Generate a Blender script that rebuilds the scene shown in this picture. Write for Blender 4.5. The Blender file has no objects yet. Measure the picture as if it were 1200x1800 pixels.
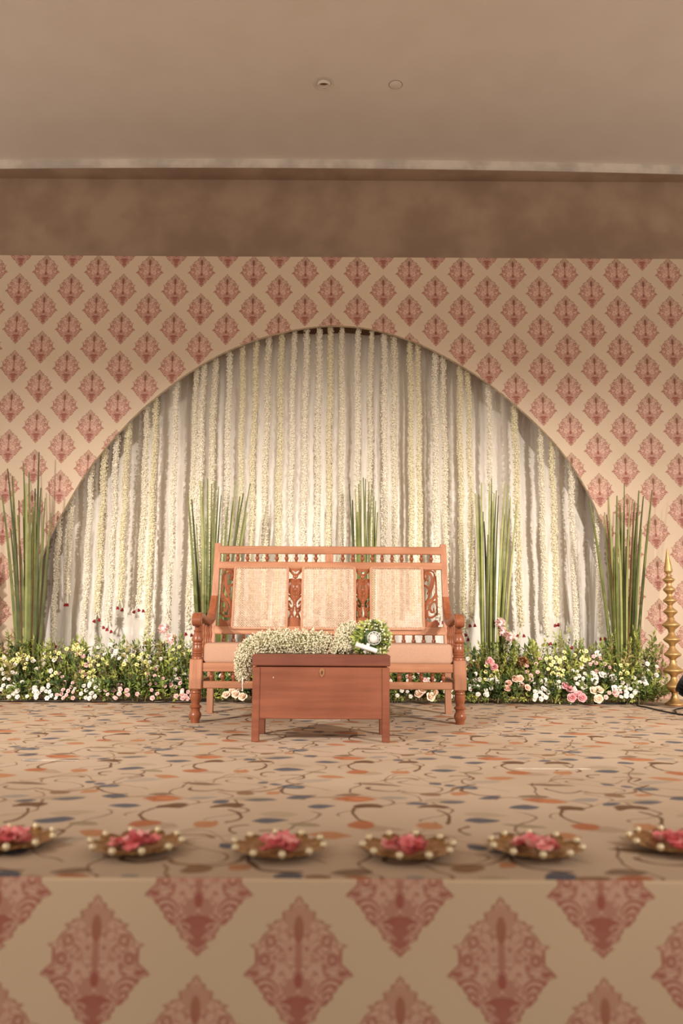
import bpy, math, random
import numpy as np
from mathutils import Vector, Matrix

# ------------------------------------------------------------------ camera
SC = bpy.context.scene
COL = SC.collection
PI = math.pi
FPX, TILT, ROLL, CAMH = 1431.0, math.radians(8.39), math.radians(0.33), 0.488
cam_data = bpy.data.cameras.new('camera')
cam = bpy.data.objects.new('camera', cam_data)
COL.objects.link(cam)
CAMR = Matrix.Rotation(PI / 2 + TILT, 3, 'X') @ Matrix.Rotation(ROLL, 3, 'Z')
cam.matrix_world = Matrix.Translation((0, 0, CAMH)) @ CAMR.to_4x4()
cam_data.sensor_fit = 'HORIZONTAL'
cam_data.sensor_width = 24.0
cam_data.lens = FPX / 1200 * 24.0
cam_data.clip_end = 100
cam_data.dof.use_dof = True
cam_data.dof.focus_distance = 4.9
cam_data.dof.aperture_fstop = 2.0
SC.camera = cam

# ------------------------------------------------------------------ world and lights
SC.view_settings.view_transform = 'Standard'
SC.view_settings.look = 'None'
SC.view_settings.gamma = 1.0
SC.view_settings.use_curve_mapping = False
SC.view_settings.exposure = 0.0
world = bpy.data.worlds.new('hall_ambience')
SC.world = world
world.use_nodes = True
world.node_tree.nodes['Background'].inputs[0].default_value = (1.0, 0.90, 0.79, 1)
world.node_tree.nodes['Background'].inputs[1].default_value = 1.04


def spot(name, loc, aim, energy, col, size, blend, radius):
    l = bpy.data.lights.new(name, 'SPOT')
    l.energy = energy; l.color = col; l.spot_size = math.radians(size); l.spot_blend = blend
    l.shadow_soft_size = radius
    o = bpy.data.objects.new(name, l); COL.objects.link(o)
    o.location = loc
    o.rotation_euler = (Vector(aim) - Vector(loc)).to_track_quat('-Z', 'Y').to_euler()
    return o


WARM = (1.0, 0.92, 0.83)
for sx in (-1, 1):   # lamps on the two lighting stands in the hall
    spot('stage_wash', (sx * 4.2, -1.2, 3.2), (sx * 0.1, 5.2, 0.0), 1480, WARM, 45, 1.0, 0.07)
    spot('stage_profile_outer', (sx * 4.6, -1.5, 2.5), (sx * 2.0, 6.35, 0.30), 1350, (1.0, 0.94, 0.87), 33, 1.0, 0.05)
    spot('stage_profile_inner', (sx * 4.4, -1.5, 2.6), (sx * 0.6, 6.35, 0.25), 1150, (1.0, 0.94, 0.87), 33, 1.0, 0.05)

# ------------------------------------------------------------------ helpers


def at(px, py, Y):
    """A point of the photograph (1200x1800) at the distance Y from the camera."""
    d = CAMR @ Vector((px - 600.0, 900.0 - py, -FPX))
    return Vector((0, 0, CAMH)) + d * (Y / d.y)


def s2l(c):
    return tuple((v / 255 / 12.92) if v / 255 <= 0.04045 else ((v / 255 + 0.055) / 1.055) ** 2.4 for v in c) + (1.0,)


class MB:
    """collects shapes for one mesh"""

    def __init__(self):
        self.v = []; self.f = []; self.m = []

    def add(self, vs, fs, mi=0):
        b = len(self.v)
        self.v.extend(vs)
        for f in fs:
            self.f.append(tuple(i + b for i in f)); self.m.append(mi)
        return self

    def box(self, x0, x1, y0, y1, z0, z1, c=0.0, mi=0):
        x0, x1 = sorted((x0, x1)); y0, y1 = sorted((y0, y1)); z0, z1 = sorted((z0, z1))
        if c <= 0:
            vs = [(x, y, z) for z in (z0, z1) for y in (y0, y1) for x in (x0, x1)]
            return self.add(vs, [(0, 2, 3, 1), (4, 5, 7, 6), (0, 1, 5, 4), (2, 6, 7, 3), (0, 4, 6, 2), (1, 3, 7, 5)], mi)
        c = min(c, (x1 - x0) * .45, (y1 - y0) * .45, (z1 - z0) * .45)
        vs = []; idx = {}
        for sx in (0, 1):
            for sy in (0, 1):
                for sz in (0, 1):
                    X, Y, Z = (x0, x1)[sx], (y0, y1)[sy], (z0, z1)[sz]
                    dx, dy, dz = (c, -c)[sx], (c, -c)[sy], (c, -c)[sz]
                    for k, p in enumerate(((X, Y + dy, Z + dz), (X + dx, Y, Z + dz), (X + dx, Y + dy, Z))):
                        idx[sx, sy, sz, k] = len(vs); vs.append(p)
        fs = []
        for s in (0, 1):
            fs.append([idx[s, 0, 0, 0], idx[s, 1, 0, 0], idx[s, 1, 1, 0], idx[s, 0, 1, 0]])
            fs.append([idx[0, s, 0, 1], idx[1, s, 0, 1], idx[1, s, 1, 1], idx[0, s, 1, 1]])
            fs.append([idx[0, 0, s, 2], idx[1, 0, s, 2], idx[1, 1, s, 2], idx[0, 1, s, 2]])
        for a in (0, 1):
            for b in (0, 1):
                fs.append([idx[a, b, 0, 0], idx[a, b, 1, 0], idx[a, b, 1, 1], idx[a, b, 0, 1]])
                fs.append([idx[a, 0, b, 0], idx[a, 1, b, 0], idx[a, 1, b, 2], idx[a, 0, b, 2]])
                fs.append([idx[0, a, b, 1], idx[1, a, b, 1], idx[1, a, b, 2], idx[0, a, b, 2]])
        for sx in (0, 1):
            for sy in (0, 1):
                for sz in (0, 1):
                    fs.append([idx[sx, sy, sz, k] for k in range(3)])
        cen = Vector(((x0 + x1) / 2, (y0 + y1) / 2, (z0 + z1) / 2))
        out = []
        for f in fs:
            p = [Vector(vs[i]) for i in f]
            n = (p[1] - p[0]).cross(p[2] - p[0])
            mid = sum(p, Vector()) / len(p)
            out.append(f if n.dot(mid - cen) > 0 else f[::-1])
        return self.add(vs, out, mi)

    def lathe(self, prof, cx=0, cy=0, cz=0, seg=16, mi=0, cap=True):
        """prof: (radius, z) from bottom to top"""
        vs = []; fs = []
        n = len(prof)
        for r, z in prof:
            for k in range(seg):
                a = 2 * PI * k / seg
                vs.append((cx + r * math.cos(a), cy + r * math.sin(a), cz + z))
        for i in range(n - 1):
            for k in range(seg):
                k2 = (k + 1) % seg
                fs.append((i * seg + k, i * seg + k2, (i + 1) * seg + k2, (i + 1) * seg + k))
        if cap:
            fs.append(tuple(range(seg - 1, -1, -1)))
            fs.append(tuple((n - 1) * seg + k for k in range(seg)))
        return self.add(vs, fs, mi)

    def tube(self, pts, rad, seg=6, mi=0, cap=True):
        pts = [Vector(p) for p in pts]
        n = len(pts)
        if not hasattr(rad, '__len__'): rad = [rad] * n
        vs = []; fs = []
        t0 = (pts[1] - pts[0]).normalized()
        ref = Vector((0, 0, 1)) if abs(t0.z) < .9 else Vector((1, 0, 0))
        nrm = (ref - t0 * ref.dot(t0)).normalized()
        for i in range(n):
            t = (pts[min(i + 1, n - 1)] - pts[max(i - 1, 0)]).normalized()
            nrm = (nrm - t * nrm.dot(t)).normalized()
            bi = t.cross(nrm)
            for k in range(seg):
                a = 2 * PI * k / seg
                vs.append(tuple(pts[i] + (nrm * math.cos(a) + bi * math.sin(a)) * rad[i]))
        for i in range(n - 1):
            for k in range(seg):
                k2 = (k + 1) % seg
                fs.append((i * seg + k, i * seg + k2, (i + 1) * seg + k2, (i + 1) * seg + k))
        if cap:
            fs.append(tuple(range(seg - 1, -1, -1)))
            fs.append(tuple((n - 1) * seg + k for k in range(seg)))
        return self.add(vs, fs, mi)

    def sphere(self, c, r, seg=10, rings=6, mi=0):
        rx, ry, rz = (r, r, r) if not hasattr(r, '__len__') else r
        vs = [(c[0], c[1], c[2] - rz)]; fs = []
        for i in range(1, rings):
            a = PI * i / rings
            for k in range(seg):
                b = 2 * PI * k / seg
                vs.append((c[0] + rx * math.sin(a) * math.cos(b), c[1] + ry * math.sin(a) * math.sin(b), c[2] - rz * math.cos(a)))
        vs.append((c[0], c[1], c[2] + rz))
        for k in range(seg):
            fs.append((0, 1 + (k + 1) % seg, 1 + k))
            fs.append((len(vs) - 1, 1 + (rings - 2) * seg + k, 1 + (rings - 2) * seg + (k + 1) % seg))
        for i in range(rings - 2):
            for k in range(seg):
                k2 = (k + 1) % seg
                fs.append((1 + i * seg + k, 1 + i * seg + k2, 1 + (i + 1) * seg + k2, 1 + (i + 1) * seg + k))
        return self.add(vs, fs, mi)

    def ribbon(self, pts, w, y0, th, ridge=.004, mi=0):
        """carved strip in the XZ plane with a raised ridge; front towards -Y"""
        pts = [Vector((p[0], p[1])) for p in pts]
        n = len(pts)
        if not hasattr(w, '__len__'): w = [w] * n
        vs = []; fs = []
        for i in range(n):
            t = (pts[min(i + 1, n - 1)] - pts[max(i - 1, 0)]).normalized()
            q = Vector((-t.y, t.x)) * w[i] / 2
            a, b, c = pts[i] + q, pts[i], pts[i] - q
            vs += [(a.x, y0, a.y), (b.x, y0 - ridge, b.y), (c.x, y0, c.y), (c.x, y0 + th, c.y), (a.x, y0 + th, a.y)]
        for i in range(n - 1):
            for k in range(5):
                k2 = (k + 1) % 5
                fs.append((i * 5 + k, i * 5 + k2, i * 5 + 5 + k2, i * 5 + 5 + k))
        fs.append((4, 3, 2, 1, 0)); fs.append(tuple((n - 1) * 5 + k for k in range(5)))
        return self.add(vs, fs, mi)

    def prism(self, poly, a0, a1, axis='y', mi=0):
        """polygon extruded along an axis; poly holds the two other coordinates in order"""
        n = len(poly)
        def P(p, a):
            return (p[0], a, p[1]) if axis == 'y' else ((a, p[0], p[1]) if axis == 'x' else (p[0], p[1], a))
        vs = [P(p, a0) for p in poly] + [P(p, a1) for p in poly]
        fs = [tuple(range(n)), tuple(range(2 * n - 1, n - 1, -1))]
        for i in range(n):
            j = (i + 1) % n
            fs.append((j, i, n + i, n + j))
        return self.add(vs, fs, mi)

    def map(self, fn):
        self.v = [tuple(fn(*p)) for p in self.v]
        return self

    def mesh(self, name, mats, smooth=None, fix=True):
        me = bpy.data.meshes.new(name)
        me.from_pydata(self.v, [], self.f)
        for m in (mats if isinstance(mats, (list, tuple)) else [mats]):
            me.materials.append(m)
        me.polygons.foreach_set('material_index', self.m)
        if smooth is not None:
            me.polygons.foreach_set('use_smooth', [True] * len(self.f))
            if smooth < 180: me.set_sharp_from_angle(angle=math.radians(smooth))
        me.update()
        if fix:
            import bmesh
            bm = bmesh.new(); bm.from_mesh(me)
            bmesh.ops.recalc_face_normals(bm, faces=bm.faces)
            bm.to_mesh(me); bm.free()
        return me

    def build(self, name, mats, parent=None, smooth=None, fix=True):
        return link(name, self.mesh(name, mats, smooth, fix), parent)


def link(name, data, parent=None, loc=None, rot=None):
    o = bpy.data.objects.new(name, data)
    COL.objects.link(o)
    if parent: o.parent = parent
    if loc is not None: o.location = loc
    if rot is not None: o.rotation_euler = rot
    return o


def tag(o, label, cat, group=None, kind=None):
    o['label'] = label; o['category'] = cat
    if group: o['group'] = group
    if kind: o['kind'] = kind
    return o


def thing(name, label, cat, loc=(0, 0, 0), group=None, rz=0):
    o = bpy.data.objects.new(name, None)
    o.empty_display_size = .05
    COL.objects.link(o)
    o.location = loc; o.rotation_euler = (0, 0, rz)
    return tag(o, label, cat, group)


def struct(o, label=None):
    o['kind'] = 'structure'
    if label: o['label'] = label
    return o


def spline(pts, n=8):
    """Catmull-Rom through 2-D or 3-D points"""
    pts = [Vector(p) for p in pts]
    P = [pts[0] * 2 - pts[1]] + pts + [pts[-1] * 2 - pts[-2]]
    out = []
    for i in range(1, len(P) - 2):
        a, b, c, d = P[i - 1], P[i], P[i + 1], P[i + 2]
        for k in range(n):
            t = k / n
            out.append(.5 * ((2 * b) + (c - a) * t + (2 * a - 5 * b + 4 * c - d) * t * t + (3 * b - a - 3 * c + d) * t ** 3))
    out.append(pts[-1])
    return out


# ------------------------------------------------------------------ materials


class G:
    """small helper that writes node graphs"""

    def __init__(self, name):
        self.mat = bpy.data.materials.new(name)
        self.mat.use_nodes = True
        self.nt = self.mat.node_tree
        self.bsdf = self.nt.nodes['Principled BSDF']

    def node(self, typ, **kw):
        n = self.nt.nodes.new(typ)
        for k, v in kw.items(): setattr(n, k, v)
        return n

    def put(self, sock, v):
        if isinstance(v, bpy.types.NodeSocket): self.nt.links.new(v, sock)
        elif v is not None: sock.default_value = v

    def math(self, op, *a, clamp=False):
        n = self.node('ShaderNodeMath', operation=op, use_clamp=clamp)
        for i, v in enumerate(a): self.put(n.inputs[i], v)
        return n.outputs[0]

    def vmath(self, op, *a):
        n = self.node('ShaderNodeVectorMath', operation=op)
        for i, v in enumerate(a): self.put(n.inputs[i], v)
        return n.outputs['Value'] if op in ('LENGTH', 'DOT_PRODUCT', 'DISTANCE') else n.outputs[0]

    def mapping(self, v, loc=(0, 0, 0), rot=0.0, scale=(1, 1, 1), typ='TEXTURE'):
        n = self.node('ShaderNodeMapping', vector_type=typ)
        self.put(n.inputs[0], v)
        n.inputs[1].default_value = loc; n.inputs[2].default_value = (0, 0, rot); n.inputs[3].default_value = scale
        return n.outputs[0]

    def step(self, v, a, b, lo=1.0, hi=0.0):
        n = self.node('ShaderNodeMapRange', interpolation_type='SMOOTHSTEP')
        self.put(n.inputs[0], v)
        n.inputs[1].default_value = a; n.inputs[2].default_value = b
        n.inputs[3].default_value = lo; n.inputs[4].default_value = hi
        return n.outputs[0]

    def mix(self, f, a, b):
        n = self.node('ShaderNodeMix', data_type='RGBA')
        self.put(n.inputs[0], f); self.put(n.inputs[6], a); self.put(n.inputs[7], b)
        return n.outputs[2]

    def mixf(self, f, a, b):
        n = self.node('ShaderNodeMix', data_type='FLOAT')
        self.put(n.inputs[0], f); self.put(n.inputs[2], a); self.put(n.inputs[3], b)
        return n.outputs[0]

    def noise(self, v, scale, detail=3.0, rough=.55):
        n = self.node('ShaderNodeTexNoise')
        self.put(n.inputs['Vector'], v)
        n.inputs['Scale'].default_value = scale; n.inputs['Detail'].default_value = detail
        n.inputs['Roughness'].default_value = rough
        return n.outputs[0]

    def obj(self):
        return self.node('ShaderNodeTexCoord').outputs['Object']

    def out(self, col=None, rough=None, metal=None, bump=None, bstr=.2, bdist=.002, spec=None):
        i = self.bsdf.inputs
        if col is not None: self.put(i['Base Color'], col)
        if rough is not None: self.put(i['Roughness'], rough)
        if metal is not None: self.put(i['Metallic'], metal)
        if spec is not None: self.put(i['Specular IOR Level'], spec)
        if bump is not None:
            b = self.node('ShaderNodeBump')
            b.inputs['Strength'].default_value = bstr; b.inputs['Distance'].default_value = bdist
            self.put(b.inputs['Height'], bump)
            self.put(i['Normal'], b.outputs[0])
        return self.mat


def plain(name, c1, c2=None, rough=.6, metal=0.0, scale=30.0, bump=0.0, spec=.4, trans=0.0):
    g = G(name)
    v = g.obj()
    n = g.noise(v, scale)
    if c2 is None: c2 = tuple(x * .85 for x in c1)
    col = g.mix(g.step(n, .35, .65, 0.0, 1.0), s2l(c1), s2l(c2))
    if trans:
        g.bsdf.inputs['Subsurface Weight'].default_value = 0.0
    return g.out(col, rough, metal, n if bump else None, bump, .003, spec)


def wood(name, c1, c2, rough=.42, axis='x', scale=1.0):
    g = G(name)
    sc = {'x': (2.5, 40, 40), 'z': (40, 40, 2.5), 'y': (40, 2.5, 40)}[axis]
    v = g.mapping(g.obj(), scale=tuple(s * scale for s in sc), typ='POINT')
    n = g.noise(v, 1.0, 5, .6)
    m = g.noise(g.obj(), 5.0, 2)
    f = g.math('ADD', g.math('MULTIPLY', n, .75), g.math('MULTIPLY', m, .4))
    col = g.mix(g.step(f, .38, .75, 0.0, 1.0), s2l(c1), s2l(c2))
    return g.out(col, rough, 0, n, .12, .002, .4)


def damask(name, cx, cz, col_w, row_h, hh, cream, dark, light, edge):
    """printed cloth: staggered medallions, computed from the object's own x and z in metres"""
    g = G(name)
    v = g.obj()
    warp = g.node('ShaderNodeSeparateXYZ'); g.put(warp.inputs[0], v)
    u = g.math('DIVIDE', g.math('SUBTRACT', warp.outputs[0], cx), col_w)
    w = g.math('DIVIDE', g.math('SUBTRACT', warp.outputs[2], cz), row_h)
    ua = g.math('WRAP', u, .5, -.5); wa = g.math('WRAP', w, .5, -.5)
    ub = g.math('WRAP', g.math('SUBTRACT', u, .5), .5, -.5); wb = g.math('WRAP', g.math('SUBTRACT', w, .5), .5, -.5)
    inA = g.math('LESS_THAN', g.math('ADD', g.math('ABSOLUTE', ua), g.math('ABSOLUTE', wa)), .5)
    x = g.math('MULTIPLY', g.math('ABSOLUTE', g.mixf(inA, ub, ua)), col_w / hh)
    y = g.math('MULTIPLY', g.mixf(inA, wb, wa), row_h / hh)
    cmb = g.node('ShaderNodeCombineXYZ'); g.put(cmb.inputs[0], x); g.put(cmb.inputs[1], y)
    p = cmb.outputs[0]
    # half-width of the medallion against its height
    Z = [(85, 0), (120, 36), (150, 42), (170, 92), (206, 84), (232, 162), (290, 150), (312, 232), (335, 236), (350, 312), (385, 268),
         (432, 330), (470, 352), (505, 376), (526, 462), (560, 408), (690, 404), (722, 446), (760, 486), (792, 516), (830, 420), (862, 412), (888, 372),
         (932, 352), (955, 318), (990, 324), (1020, 282), (1050, 262), (1070, 200), (1105, 196), (1130, 166), (1172, 166), (1200, 112), (1222, 66), (1250, 108), (1275, 60), (1330, 0)]
    fc = g.node('ShaderNodeFloatCurve')
    g.put(fc.inputs[1], g.math('MULTIPLY_ADD', y, .5, .5))
    cv = fc.mapping.curves[0]
    pts = sorted((((710 - zy) / 625 * .5 + .5), hw / 625) for zy, hw in Z)
    cv.points[0].location = (0, 0); cv.points[1].location = (1, 0)
    for a, b in pts[1:-1]:
        cv.points.new(a, b)
    for q in cv.points: q.handle_type = 'VECTOR'
    fc.mapping.update()
    hw = fc.outputs[0]
    inside = g.step(g.math('SUBTRACT', x, hw), -.012, .012)
    q = g.math('DIVIDE', x, g.math('MAXIMUM', hw, .01))
    # filigree
    vo = g.node('ShaderNodeTexVoronoi', feature='DISTANCE_TO_EDGE')
    nz = g.node('ShaderNodeTexNoise'); g.put(nz.inputs['Vector'], p); nz.inputs['Scale'].default_value = 4.0
    wv = g.vmath('ADD', p, g.mapping(nz.outputs[1], scale=(.16, .16, 0), typ='POINT'))
    g.put(vo.inputs['Vector'], wv); vo.inputs['Scale'].default_value = 9.5
    val = g.step(vo.outputs[0], .02, .09, .15, .9)

    def ell(val, zx, zy, rx, ry, target, rot=0.0, soft=.12):
        m = g.vmath('LENGTH', g.mapping(p, (zx / 625, (710 - zy) / 625, 0), rot, (rx / 625, ry / 625, 1)))
        return g.mixf(g.step(m, 1 - soft, 1 + soft), val, target)

    def ring(val, zx, zy, r, t, target, rot=0.0, sq=1.0, half=None):
        mp = g.mapping(p, (zx / 625, (710 - zy) / 625, 0), rot, (r / 625, r * sq / 625, 1))
        d = g.math('ABSOLUTE', g.math('SUBTRACT', g.vmath('LENGTH', mp), 1.0))
        k = g.step(d, t * .7, t * 1.3)
        if half:
            k = g.math('MULTIPLY', k, g.step(g.vmath('DOT_PRODUCT', mp, (half[0], half[1], 0)), -.1, .1, 0.0, 1.0))
        return g.mixf(k, val, target)
    val = ell(val, 70, 300, 62, 120, .55, .35)
    val = ell(val, 130, 358, 24, 18, 1.0)
    val = ell(val, 250, 420, 28, 18, .95)
    val = ell(val, 335, 490, 20, 36, .95)
    val = ell(val, 380, 640, 30, 40, .45)
    val = ring(val, 265, 490, 42, .28, .1)
    val = ring(val, 315, 650, 40, .3, .1)
    val = ell(val, 85, 560, 52, 90, .8, -.4)
    val = ell(val, 76, 558, 16, 18, .05)
    val = ell(val, 225, 640, 42, 56, .75, .5)
    val = ell(val, 222, 636, 14, 14, .05)
    # curls
    val = ring(val, 150, 800, 62, .36, .95, 0, 1.25, (.5, 1))
    val = ell(val, 195, 850, 20, 70, .9, .15)
    val = ell(val, 70, 900, 60, 85, .45, .5)
    # acanthus arcs at the sides
    for hx, hy, r, tv, w in ((310, 945, 118, .05, .10), (305, 948, 98, .95, .14), (298, 952, 76, .02, .14), (290, 985, 68, .85, .14), (284, 992, 50, .04, .2), (270, 1030, 46, .8, .2), (262, 1040, 30, .05, .35)):
        val = ring(val, hx, hy, r, w, tv, .25, 1.0, (.35, 1))
    val = ell(val, 420, 775, 50, 24, .12, .2)
    # spears on the axis
    val = ell(val, 0, 640, 34, 140, .3)
    val = ell(val, 0, 390, 48, 125, .02)
    val = ell(val, 0, 835, 40, 70, .0)
    val = ell(val, 48, 740, 22, 26, .9)
    val = ell(val, 0, 1045, 150, 80, .08)
    val = ell(val, 95, 1015, 90, 26, .05, -.35)
    val = ring(val, 150, 1085, 70, .2, .8, 0, .6, (0, 1))
    val = ell(val, 0, 1170, 80, 90, .12)
    val = ring(val, 110, 1180, 60, .25, .7, 0, .6, (0, 1))
    # outline
    bd = g.step(g.math('SUBTRACT', hw, x), .018, .05)
    val = g.mixf(bd, val, .04)
    fab = g.noise(v, 220.0, 2)
    val = g.math('ADD', val, g.math('MULTIPLY', g.math('SUBTRACT', fab, .5), .15), clamp=True)
    dk = g.mix(g.step(y, -.1, .7, 0.0, 1.0), s2l(dark), s2l(edge))
    ink = g.mix(val, dk, s2l(light))
    big = g.noise(v, 1.2, 2)
    base = g.mix(g.step(big, .3, .7, 0.0, 1.0), s2l(cream), s2l(tuple(c * .965 for c in cream)))
    return g.out(g.mix(inside, base, ink), .75, 0, fab, .05, .001, .2)


def carpet(name):
    """printed floor cloth: leaves, fans, flowers and vines repeated every 0.565 x 0.80 m"""
    g = G(name)
    PX, PY = .565, .80
    v0 = g.obj()
    wn = g.node('ShaderNodeTexNoise'); g.put(wn.inputs['Vector'], v0); wn.inputs['Scale'].default_value = 6.5
    v = g.vmath('ADD', v0, g.mapping(g.vmath('SUBTRACT', wn.outputs[1], (.5, .5, .5)), scale=(.075, .075, 0), typ='POINT'))
    big = g.noise(v0, 1.5, 3)
    col = g.mix(g.step(big, .3, .7, 0.0, 1.0), s2l((199, 176, 153)), s2l((187, 163, 139)))

    def local(cx, cy):
        return g.vmath('WRAP', g.vmath('SUBTRACT', v, (cx, cy, 0)), (PX / 2, PY / 2, 1), (-PX / 2, -PY / 2, -1))

    def leaf(col, cx, cy, L, W, rot, c, pointed=True, op=.9):
        m = g.mapping(local(cx, cy), (0, 0, 0), rot, (L / 2, W / 2, 1))
        if pointed:
            s = g.node('ShaderNodeSeparateXYZ'); g.put(s.inputs[0], m)
            d = g.math('MULTIPLY_ADD', s.outputs[0], s.outputs[0], g.math('ABSOLUTE', s.outputs[1]))
        else:
            d = g.vmath('LENGTH', m)
        return g.mix(g.step(d, .8, 1.05, op, 0.0), col, s2l(c))

    def arc(col, cx, cy, rx, ry, rot, c, half, t=.0085, op=.9):
        m = g.mapping(local(cx, cy), (0, 0, 0), rot, (rx, ry, 1))
        d = g.math('ABSOLUTE', g.math('SUBTRACT', g.vmath('LENGTH', m), 1.0))
        k = g.step(d, t * .5 / min(rx, ry), t * 1.1 / min(rx, ry), op, 0.0)
        k = g.math('MULTIPLY', k, g.step(g.vmath('DOT_PRODUCT', m, (half[0], half[1], 0)), -.06, .06, 0.0, 1.0))
        return g.mix(k, col, s2l(c))
    brown, lbrown, olive = (98, 66, 42), (132, 98, 68), (134, 120, 88)
    orange, lorange, blue, lblue = (172, 100, 62), (180, 122, 82), (74, 82, 96), (122, 124, 124)
    # pale under-printing
    col = leaf(col, .30, .10, .16, .08, .2, olive, True, .35)
    col = leaf(col, .10, .55, .13, .07, -.3, lbrown, True, .35)
    col = leaf(col, .48, .40, .14, .06, .4, lblue, True, .35)
    col = leaf(col, .40, .70, .12, .08, 0, olive, True, .3)
    # vines
    sv = g.node('ShaderNodeSeparateXYZ'); g.put(sv.inputs[0], v)

    def vine(col, ax, c0, A, k, ph, c, P, t=.0036, op=.72, cut=(.5, 0.0, 0.0)):
        a, b = (sv.outputs[0], sv.outputs[1]) if ax == 'y' else (sv.outputs[1], sv.outputs[0])
        PB = PY if ax == 'y' else PX
        s1 = g.math('SINE', g.math('MULTIPLY_ADD', b, 2 * PI * k / PB, ph))
        s2 = g.math('SINE', g.math('MULTIPLY_ADD', b, 2 * PI * (k + 1) / PB, ph * 2.3))
        off = g.math('MULTIPLY_ADD', s1, A, g.math('MULTIPLY', s2, A * .6))
        d = g.math('ABSOLUTE', g.math('WRAP', g.math('SUBTRACT', g.math('SUBTRACT', a, off), c0), P / 2, -P / 2))
        m = g.step(d, t * .6, t * 1.5, op, 0.0)
        q = g.math('SINE', g.math('MULTIPLY_ADD', b, 2 * PI * cut[1] / PB, cut[2]))
        m = g.math('MULTIPLY', m, g.step(q, -.5, -.3, 0.0, 1.0))
        return g.mix(m, col, s2l(c))
    col = vine(col, 'y', .08, .055, 2, .4, brown, PX, cut=(0, 1, .6))
    col = vine(col, 'y', .27, .050, 3, 2.0, brown, PX, cut=(0, 2, 2.4))
    col = vine(col, 'y', .45, .060, 2, 4.1, brown, PX, cut=(0, 1, 4.0))
    col = vine(col, 'y', .18, .045, 2, 5.2, lbrown, PX, cut=(0, 2, .2))
    col = vine(col, 'x', .44, .045, 2, 3.0, lbrown, PY, cut=(0, 1, 5.0))
    col = arc(col, .09, .70, .055, .10, 0, brown, (-1, .3), .006)
    col = arc(col, .24, .69, .05, .10, .2, brown, (1, .2), .006)
    col = arc(col, .46, .26, .08, .10, 0, brown, (-1, -.3), .006)
    col = arc(col, .28, .27, .09, .06, .3, lbrown, (0, -1), .006)
    col = arc(col, .40, .46, .05, .05, 0, brown, (1, .6), .006)
    col = arc(col, .33, .52, .035, .04, 0, brown, (-1, .2), .006)
    col = arc(col, .14, .27, .05, .045, 0, brown, (-.4, -1), .006)
    col = arc(col, .52, .08, .06, .05, 0, lbrown, (.3, 1), .006)
    col = arc(col, .20, .42, .06, .04, .3, lbrown, (.3, 1), .006)
    # the pair of fans with their stalks
    col = leaf(col, .09, .80, .085, .085, .1, brown, False)
    col = leaf(col, .26, .80, .095, .075, -.1, brown, False)
    col = leaf(col, .09, .765, .07, .035, .1, (199, 176, 153), False)
    col = leaf(col, .255, .77, .075, .03, -.1, (199, 176, 153), False)
    col = leaf(col, .06, .58, .085, .08, 0, orange, False)
    col = leaf(col, .22, .575, .075, .075, .1, lorange, False)
    # leaves
    col = leaf(col, .04, .90, .15, .085, -.1, orange)
    col = leaf(col, .055, .895, .09, .02, -.1, (205, 130, 80))
    col = leaf(col, .38, .62, .10, .07, .1, blue)
    col = leaf(col, .52, .80, .095, .06, .1, blue)
    col = leaf(col, .33, .885, .10, .055, .15, blue, True, .8)
    col = leaf(col, .12, .34, .16, .045, -.2, brown, True, .75)
    col = leaf(col, .45, .13, .085, .06, .2, blue)
    col = leaf(col, .22, .05, .06, .045, .5, blue)
    col = leaf(col, .31, .36, .045, .05, .5, blue)
    col = leaf(col, .355, .33, .05, .04, 0, blue)
    col = leaf(col, .405, .295, .075, .06, -.2, blue, False)
    col = leaf(col, .405, .295, .04, .025, -.2, lblue, False)
    col = leaf(col, .27, .19, .07, .06, .3, lbrown, False)
    col = leaf(col, .36, .205, .06, .05, .9, lorange)
    col = leaf(col, .54, .47, .11, .07, -.15, lorange)
    col = leaf(col, .16, .12, .08, .05, .2, lblue, True, .6)
    col = leaf(col, .47, .57, .10, .045, -.3, olive, True, .7)
    col = leaf(col, .02, .16, .10, .05, .2, brown, True, .7)
    fine = g.noise(v0, 260.0, 2)
    col = g.mix(g.step(fine, .3, .8, .0, .16), col, s2l((150, 118, 92)))
    return g.out(col, .85, 0, fine, .1, .002, .15)


M_CREAM = plain('cream_board', (208, 186, 160), rough=.75)
M_DAMASK = damask('damask_print', -2.426, 3.401, .424, .327, .138, (212, 188, 162), (150, 90, 78), (214, 176, 156), (130, 92, 70))
M_DAMASK_S = damask('damask_cloth', -.482, -.166, .402, .298, .1325, (218, 192, 160), (168, 98, 84), (214, 174, 150), (172, 116, 92))
M_CARPET = carpet('printed_carpet')
M_WALL = plain('brown_plaster', (176, 148, 124), (156, 128, 106), .85, 0, 2.2, .05)
M_CEIL = plain('ceiling_paint', (226, 213, 199), (223, 209, 195), .85, 0, 3)
M_LIP = plain('cornice_paint', (230, 217, 202), None, .8, 0, 3)
M_HALL = plain('hall_carpet', (120, 86, 66), None, .9, 0, 40)
M_WOOD = wood('bench_teak', (172, 120, 88), (150, 98, 68), .4, 'x')
M_WOODZ = wood('bench_teak_upright', (172, 120, 90), (150, 98, 70), .4, 'z')
M_TURN = wood('bench_turned_teak', (152, 90, 60), (124, 68, 42), .3, 'z')
M_CUSH = plain('cushion_cloth', (176, 138, 114), (168, 130, 106), .85, 0, 200, .03)
M_CANE = plain('cane_weave', (204, 175, 150), (184, 152, 124), .6, 0, 60)
M_CANEF = wood('cane_frame', (198, 150, 120), (182, 132, 102), .45, 'z')
M_CHEST = wood('chest_wood', (138, 80, 56), (114, 62, 42), .42, 'x', .6)
M_CHESTD = wood('chest_lid_wood', (126, 72, 52), (104, 56, 40), .42, 'x', .6)
M_BRASS = plain('gold_metal', (200, 164, 112), (186, 150, 98), .5, .8, 40)
M_BRASSD = plain('bowl_brass', (190, 148, 98), (164, 122, 76), .42, .7, 30)
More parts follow.
